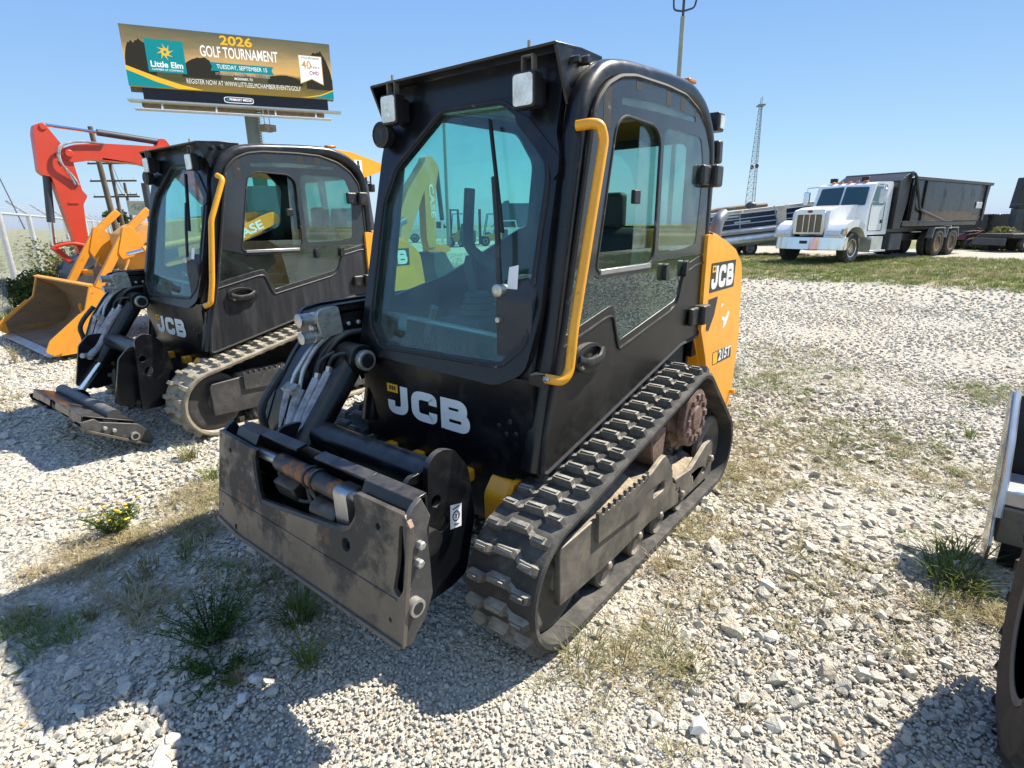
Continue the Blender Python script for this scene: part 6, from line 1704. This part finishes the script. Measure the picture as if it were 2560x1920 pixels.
B().prism(rc(cabp, .05), 'y', -.96, .96).make('cab', wp, tk, bevel=.06, seg=3)
def wsf(d): return lambda y, z: (-1.05 - (z - 1.85) * (.27 / .73) + .018 + d, y, z)
for s in (-1, 1):
    B().plate(rc([(s * .03, 1.92), (s * .84, 1.90), (s * .80, 2.50), (s * .03, 2.53)], .05), [], wsf(.01), wsf(0)).make('windscreen', M['lorryglass'] if 'lorryglass' in M else M['frit'], tk, smooth=0)
    B().prism(rc([(-1.30, 1.90), (-1.50, 2.50), (-2.05, 2.52), (-2.10, 1.90)], .05), 'y', s * .966, s * .958).make('side_window', M['lorryglass'] if 'lorryglass' in M else M['frit'], tk, smooth=0)
    dr = rc([(-1.22, 1.05), (-1.22, 1.85), (-1.48, 2.57), (-2.18, 2.58), (-2.22, 1.05)], .08)
    B().tube([(u, s * .963, v) for u, v in dr], .012, 5, closed=True).make('door_gap', M['darkgrey'], tk)
    B().box(-2.12, -2.04, s * .97 - .02, s * .97 + .02, 1.30, 1.42).make('door_handle', dk, tk)
    mir = B().tube(fp([(-1.20, s * .98, 2.0), (-1.18, s * 1.30, 2.0), (-1.18, s * 1.30, 2.55), (-1.40, s * .98, 2.58)], .05), .018, 6).make('mirror_bracket', ch, tk)
    B().box(-1.27, -1.14, s * 1.30 - .10, s * 1.30 + .10, 1.95, 2.42).make('mirror', ch if s < 0 else M['alu'], mir, bevel=.03)
for q in (-.55, -.28, 0, .28, .55): B().obox((-1.52, q, 2.70), (.12, .12, .06)).make('marker_lamp', M['amber'], tk, bevel=.02)
for q in (-.62, .45): B().box(-1.72, -1.60, q - .12, q + .12, 2.70, 2.86).make('roof_lamp', M['plastic'], tk, bevel=.02)
B().box(-9.4, .5, -.42, .42, .62, .90).make('chassis', dk, tk, bevel=.02)
B().box(-3.7, -2.75, .55, 1.08, .35, .95).make('hydraulic_tank', M['darkgrey'], tk, bevel=.03)
B().cyl((-2.75, -.9, .62), (-4.6, -.9, .62), .33, n=18).make('fuel_tank', M['alu'], tk)
B().box(-9.7, -2.9, -.5, .5, .95, 1.15).make('hoist_frame', dk, tk, bevel=.02)
pole = B().tube(fp([(-3.45, 1.22, 2.98), (-3.62, 1.24, 2.85), (-4.30, 1.24, 1.80), (-4.55, 1.24, 1.72), (-6.6, 1.22, 1.38)], .15), .045, 8).make('tarp_arm', M['darkgrey'], tk)
tk.scale = (1.05,) * 3
# container (rests on the lorry)
ct = thing('roll_off_container', 'scuffed black open-top roll-off container on the white lorry', 'container', (TRX, TRY, TRZ), R(-18))
sk_ = M['skip']
ct.scale = (1.05,) * 3
B().box(-10.8, -3.7, -1.0, 1.0, 1.17, 1.35).make('floor', sk_, ct, bevel=.02)
for s in (-1, 1):
    sd = [(-3.75, 1.36), (-3.75, 2.78), (-11.1, 2.80), (-10.8, 1.36)]
    B().prism(sd, 'y', s * 1.16, s * 1.12).make('side_wall', sk_, ct, bevel=.01)
    B().box(-11.12, -3.72, s * 1.18 - .07, s * 1.18 + .07, 2.78, 2.90).make('top_rail', M['darkgrey'], ct, bevel=.02)
    for xx in (-3.85, -4.75, -10.7):
        B().box(xx - .10, xx + .10, s * 1.165 - .015, s * 1.165 + .05, 1.36, 2.78).make('stake', M['decal'], ct, bevel=.01)
B().box(-3.76, -3.70, -1.12, 1.12, 1.36, 2.85).make('front_wall', sk_, ct, bevel=.01)
B().prism([(-10.81, 1.36), (-11.1, 2.80), (-11.16, 2.80), (-10.87, 1.36)], 'y', -1.12, 1.12).make('tail_gate', sk_, ct)
rr_ = random.Random(4)
mp_ = [(-4.6 - .12 * i, 1.50 + .22 * math.sin(math.pi * i / 50) ** .5 + .10 * mnoise.noise((i * .35, 1, 2)) + rr_.uniform(-.03, .03)) for i in range(51)] + [(-10.4, 1.38), (-4.8, 1.38)]
B().prism(mp_, 'y', 1.161, 1.164).make('mud_splash', M['mud'], ct, smooth=0)
B().box(-10.4, -9.8, 1.165, 1.20, 1.85, 2.10).make('placard', M['galv'], ct, bevel=.01)
hs_ = B().prism(rc([(-2.75, 1.1), (-2.75, 2.72), (-3.45, 3.02), (-3.60, 3.0), (-3.55, 2.0), (-3.3, 1.1)], .05), 'y', -1.1, 1.1).make('tarp_housing', M['decal'], tk, bevel=.03)
B().cyl((-3.5, -1.12, 2.96), (-3.5, 1.16, 2.96), .10, n=12).make('tarp_roll', M['darkgrey'], hs_)

# ------------------------------------------------------------------ pontoon boat on its trailer
bx_, by_ = at_h(1868, 28.5)
ang = math.atan2(CR.y, CR.x)
bt = thing('pontoon_boat', 'navy and silver pontoon boat with cream seats on a trailer behind the lorry', 'boat', (bx_, by_, .16), ang)
bt.rotation_euler = (0, 0, ang)
tl = -R(6.0)
def tb(x, y, z): # tilt bow-up towards +x
    return (x * math.cos(tl) + (z - 1) * math.sin(tl), y, 1 - x * math.sin(tl) + (z - 1) * math.cos(tl))
def tbox(x0, x1, y0, y1, z0, z1, name, mat, par=bt):
    b = B(); b.add([tb(x, y, z) for x in (x0, x1) for y in (y0, y1) for z in (z0, z1)], [(0, 1, 3, 2), (4, 6, 7, 5), (0, 4, 5, 1), (2, 3, 7, 6), (0, 2, 6, 4), (1, 5, 7, 3)])
    return b.make(name, mat, par, bevel=.01)
for yy in (-.95, .95):
    B().tube([tb(-2.5, yy, .72), tb(-2.2, yy, .72), tb(3.2, yy, .72), tb(3.6, yy, .85), tb(3.9, yy, 1.05)], [.12, .27, .28, .22, .05], 16).make('pontoon', M['alu'], bt)
tbox(-2.4, 3.6, -1.2, 1.2, 1.02, 1.14, 'deck', M['alu'])
for yy in (-1.15, 1.15):
    for (xa, xb) in ((-2.35, .85), (1.25, 3.5)):
        tbox(xa, xb, yy - .012, yy + .012, 1.22, 1.86, 'side_panel', M['navy'])
        for zz in (1.22, 1.44, 1.66, 1.88):
            B().cyl(tb(xa, yy * 1.015, zz), tb(xb, yy * 1.015, zz), .022, n=6).make('rail', M['alu'], bt)
        for xx in (xa, xb, (xa + xb) / 2):
            B().cyl(tb(xx, yy * 1.015, 1.15), tb(xx, yy * 1.015, 1.88), .022, n=6).make('stanchion', M['alu'], bt)
for (xa, xb) in ((-2.2, -.6), (-.5, .75), (1.5, 3.2)):
    tbox(xa, xb, -1.0, -.5, 1.85, 2.02, 'seat_back', M['cream']); tbox(xa, xb, .55, 1.0, 1.15, 1.98, 'bench', M['cream'])
M['canvas'] = pmat('brown_canvas', (.20, .15, .10), .9, var=.3, vs=3)
B().tube([tb(-2.0, .2, 2.02), tb(-1.2, .25, 2.12), tb(0, .2, 2.12), tb(1.0, .2, 2.08)], .14, 8, sx=.7).make('folded_cover', M['canvas'], bt)
B().sphere(tb(.25, .1, 2.15), .25, 12, 8, (1, .8, .7)).make('console_cover', M['darkgrey'], bt)
B().beam(tb(.95, -1.2, 1.0), tb(.70, -1.2, 2.05), .05, .04).make('boarding_ladder', M['alu'], bt)
tbox(-1.6, -1.42, -1.178, -1.164, 1.50, 1.60, 'number_decal', M['amber']); 
for (xa, za, wd_) in ((-1.3, 1.78, .5), (-1.0, 1.52, .7)):
    tbox(xa, xa + wd_, -1.176, -1.164, za - .04, za + .04, 'name_decal', M['galv'])
B().box(-2.6, 4.2, -.5, -.4, .40, .50).make('trailer_frame', M['galv'], bt); B().box(-2.6, 4.2, .4, .5, .40, .50).make('trailer_frame', M['galv'], bt)
for xx in (-.9, -.1):
    for s in (-1, 1): wheel(bt, (xx, s * .78, .32), .32, .2, .55, 'trailer_wheel', out=s)

# ------------------------------------------------------------------ far vehicles and plant
M['forkyel'] = pmat('forklift_yellow', (.62, .34, .05), .5, var=.1)
def forklift(px, dist, face, label):
    x, y = at_h(px, dist)
    t = thing('forklift', label, 'forklift', (x, y, zg(x)), face, 'forklifts at the far edge of the yard')
    B().prism(rc([(-1.1, .35), (-1.1, 1.05), (-.6, 1.1), (.0, .75), (.55, .70), (.55, .35)], .08), 'y', -.5, .5).make('body', M['forkyel'], t, bevel=.04)
    B().prism(rc([(-1.15, .3), (-1.15, 1.1), (-.75, 1.1), (-.75, .3)], .08), 'y', -.52, .52).make('counterweight', M['darkgrey'], t, bevel=.03)
    for s in (-1, 1):
        B().beam((-.75, s * .45, 1.05), (-.6, s * .45, 2.1), .05, .05).make('guard_post', M['decal'], t); B().beam((.45, s * .45, .75), (.2, s * .45, 2.1), .05, .05).make('guard_post', M['decal'], t)
        B().box(.68, .80, s * .30 - .05, s * .30 + .05, .1, 2.45).make('mast_rail', M['decal'], t)
        B().box(.80, 1.9, s * .22 - .05, s * .22 + .05, .06, .11).make('fork', M['decal'], t)
        wheel(t, (.42, s * .45, .33), .33, .2, .5, 'wheel', rimmat='white', out=s); wheel(t, (-.8, s * .42, .26), .26, .18, .5, 'wheel', rimmat='white', out=s)
    B().box(-.65, .25, -.48, .48, 2.1, 2.15).make('overhead_guard', M['decal'], t)
    B().box(.70, .78, -.3, .3, 2.35, 2.45).make('mast_crossbar', M['decal'], t)
    B().prism(rc([(-.55, .95), (-.2, .95), (-.2, 1.05), (-.42, 1.1), (-.48, 1.5), (-.55, 1.5)], .03), 'y', -.22, .22).make('seat', M['decal'], t)
    return t
rgt = math.atan2(CR.y, CR.x)
forklift(1226, 40, rgt + 3.14 + .15, 'yellow forklift seen through the windscreen right of the lap bar')
forklift(1150, 39, rgt + 2.2, 'forklift with tall dark mast seen through the windscreen left of the lap bar')
def pickup(px, dist, face, mat, label):
    x, y = at_h(px, dist)
    t = thing('pickup_truck', label, 'pickup truck', (x, y, zg(x)), face)
    B().prism(rc([(2.6, .45), (2.6, .95), (1.3, 1.12), (.7, 1.78), (-.9, 1.80), (-1.05, 1.15), (-2.7, 1.12), (-2.7, .45)], .08), 'y', -.92, .92).make('body', mat, t, bevel=.06, seg=3)
    for s in (-1, 1):
        B().prism(rc([(1.05, 1.16), (.62, 1.68), (-.80, 1.70), (-.92, 1.16)], .04), 'y', s * .925, s * .930).make('side_window', M['frit'], t, smooth=0)
        wheel(t, (1.7, s * .82, .38), .38, .25, .6, 'wheel', out=s); wheel(t, (-1.7, s * .82, .38), .38, .25, .6, 'wheel', out=s)
    B().plate([(-.75, 1.17), (.75, 1.17), (.68, 1.70), (-.68, 1.70)], [], lambda y, z: (1.30 - (z - 1.12) * .9 + .02, y, z), lambda y, z: (1.30 - (z - 1.12) * .9, y, z)).make('windscreen', M['frit'], t, smooth=0)
    return t
pickup(1085, 50, rgt + .2, M['whitepaint'], 'white pickup seen through the windscreen beside the folded hoe')
pickup(1262, 54, rgt + 3.3, M['whitepaint'], 'white pickup seen through the windscreen behind the wiper')
x, y = at_h(1305, 58)
bxt = thing('box_lorry', 'dark box lorry seen through the windscreen far right', 'lorry', (x, y, zg(x)), rgt)
B().box(-2.2, 1.6, -1.2, 1.2, .9, 3.4).make('box_body', M['navy'], bxt, bevel=.03)
B().prism(rc([(1.7, .6), (1.7, 2.3), (2.6, 2.3), (3.1, 1.4), (3.1, .6)], .08), 'y', -1.0, 1.0).make('cab', M['darkgrey'], bxt, bevel=.05)
for xx in (2.3, -1.3):
    for s in (-1, 1): wheel(bxt, (xx, s * .95, .48), .48, .28, .55, 'wheel', out=s)
# far right: second container, flat trailer, upright black machine mast
x, y = at_h(2490, 42)
c2 = thing('steel_bin', 'dark open steel bin in the weeds beyond the lorry tail', 'container', (x, y, zg(x)), rgt + .1)
for s in (-1, 1): B().prism([(-1.6, .6), (-1.7, 1.75), (1.1, 1.75), (.9, .6)], 'y', s * 1.1, s * 1.06).make('side_wall', sk_, c2, bevel=.01)
B().box(-1.6, .9, -1.06, 1.06, .5, .6).make('floor', sk_, c2); B().box(-1.65, -1.58, -1.06, 1.06, .6, 1.74).make('end_wall', sk_, c2); B().box(.88, .95, -1.06, 1.06, .6, 1.74).make('end_wall', sk_, c2)
for xx in (-1.2, .5): B().box(xx - .15, xx + .15, -1, 1, 0, .5).make('skid', sk_, c2)
x, y = at_h(2537, 40)
mm = thing('machine_mast', 'upright black machine mast with bent pipe frame at the far right', 'machine', (x, y, zg(x)), rgt)
B().obox((.0, 0, 2.75), (.48, .5, 1.5), (0, .09, 0)).make('mast_box', M['decal'], mm, bevel=.03)
B().box(-.2, .2, -.2, .2, 0, 2.0).make('mast_base', M['darkgrey'], mm)
B().tube(fp([(-.7, -.3, 2.2), (.7, -.3, 2.25), (.85, -.3, 2.1), (.55, -.3, 1.0), (.5, -.3, 0)], .15), .05, 8).make('pipe_frame', M['darkgrey'], mm)
x, y = at_h(2545, 36)
ft = thing('flat_trailer', 'low black flat trailer in the grass at the far right edge', 'trailer', (x, y, zg(x)), rgt)
B().box(-1.0, 3.5, -1, 1, .62, .82).make('deck', M['decal'], ft, bevel=.02)
for xx in (-.2, .75):
    for s in (-1, 1): wheel(ft, (xx, s * .9, .36), .36, .22, .55, 'wheel', out=s)
B().box(-1.25, -1.15, -.9, .9, .3, .62).make('rear_bar', M['darkgrey'], ft)
M['quadred'] = pmat('faded_red_plastic', (.10, .010, .012), .5)
x, y = at_h(2446, 38)
qb = thing('quad_bike', 'small red and dark quad bike in the weeds behind the lorry wheels', 'quad bike', (x, y, zg(x)), rgt)
B().prism(rc([(-.8, .45), (-.7, .75), (-.2, .80), (.1, .95), (.4, .75), (.85, .70), (.9, .45)], .08), 'y', -.3, .3).make('body', M['quadred'], qb, bevel=.04)
B().tube([(.3, -.35, 1.05), (.25, 0, .98), (.3, .35, 1.05)], .025, 6).make('handlebar', M['decal'], qb)
B().prism(rc([(-.7, .78), (-.65, .9), (0, .92), (.05, .85)], .04), 'y', -.18, .18).make('seat', M['decal'], qb, bevel=.03)
for xx in (-.55, .62):
    for s in (-1, 1): wheel(qb, (xx, s * .42, .28), .28, .24, .45, 'wheel', out=s)
bush('tall_weeds', 'tall green weeds on the road verge beyond the lorry tail', 2510, 37.5, 1.0, .65, 1800, .16, M['leafb'], 'weeds', seed=51, cz=.45)
bush('tall_weeds', 'yellow-green weeds on the verge before the steel bin', 2462, 38.5, 1.4, .45, 1500, .16, M['leafb'], 'weeds', seed=53, cz=.3)

# ------------------------------------------------------------------ machine cut off by the right edge
wl_ = thing('wheel_loader', 'black attachment with steel side plate and brown tyre cut off at the right edge', 'wheel loader', (0, 0, 0))
M['sideplate'] = pmat('polished_side_plate', (.36, .37, .36), .22, .85, var=.2, vs=3, dirt=(.18, .17, .15), dlo=.5, dhi=.7, ds=8)
sp_ = [(-1.17, .78), (-1.02, .80), (-.80, .62), (-.66, .46), (-.60, .30), (-.50, .20), (-.58, .03), (-.68, .02), (-.80, .20), (-.97, .50)]
B().prism(sp_, 'y', 2.130, 2.142).make('side_plate', M['sideplate'], wl_, bevel=.003)
B().tube([(x, 2.15, z) for x, z in ((-1.02, .80), (-.80, .62), (-.66, .46), (-.60, .30))], .014, 6).make('plate_edge', M['alu'], wl_)
B().prism([(-1.15, .76), (-1.05, .78), (-.95, .30), (-1.02, .28)], 'y', 2.16, 3.3).make('back_plate', M['black'], wl_, bevel=.005)
B().box(-1.0, -.97, 2.24, 2.40, .52, .64).make('warning_label', M['white'], wl_)
B().box(-.92, -.66, 2.155, 3.3, .34, .42).make('cross_beam', M['alu'], wl_, bevel=.01)
B().box(-.90, -.64, 2.16, 3.3, .16, .335).make('lower_channel', M['frame'], wl_, bevel=.008)
B().box(-.84, -.74, 2.20, 2.28, .0, .16).make('skid_foot', M['black'], wl_, bevel=.005)
wheel(wl_, (.46, 2.285, .40), .40, .28, .55, 'wheel', tyre='tyrebrown', rimmat='darkgrey', lugs=20, out=-1)
wheel(wl_, (.44, 3.66, .40), .40, .28, .55, 'wheel', tyre='tyrebrown', rimmat='darkgrey', lugs=20, out=1)
B().prism(rc([(.05, .35), (.10, .80), (.5, .95), (1.3, 1.0), (1.5, .8), (1.5, .35)], .06), 'y', 2.60, 3.46).make('body', M['black'], wl_, bevel=.03)
B().beam((-.8, 2.7, .35), (.0, 2.7, .8), .08, .12).make('lift_arm', M['black'], wl_, bevel=.01)
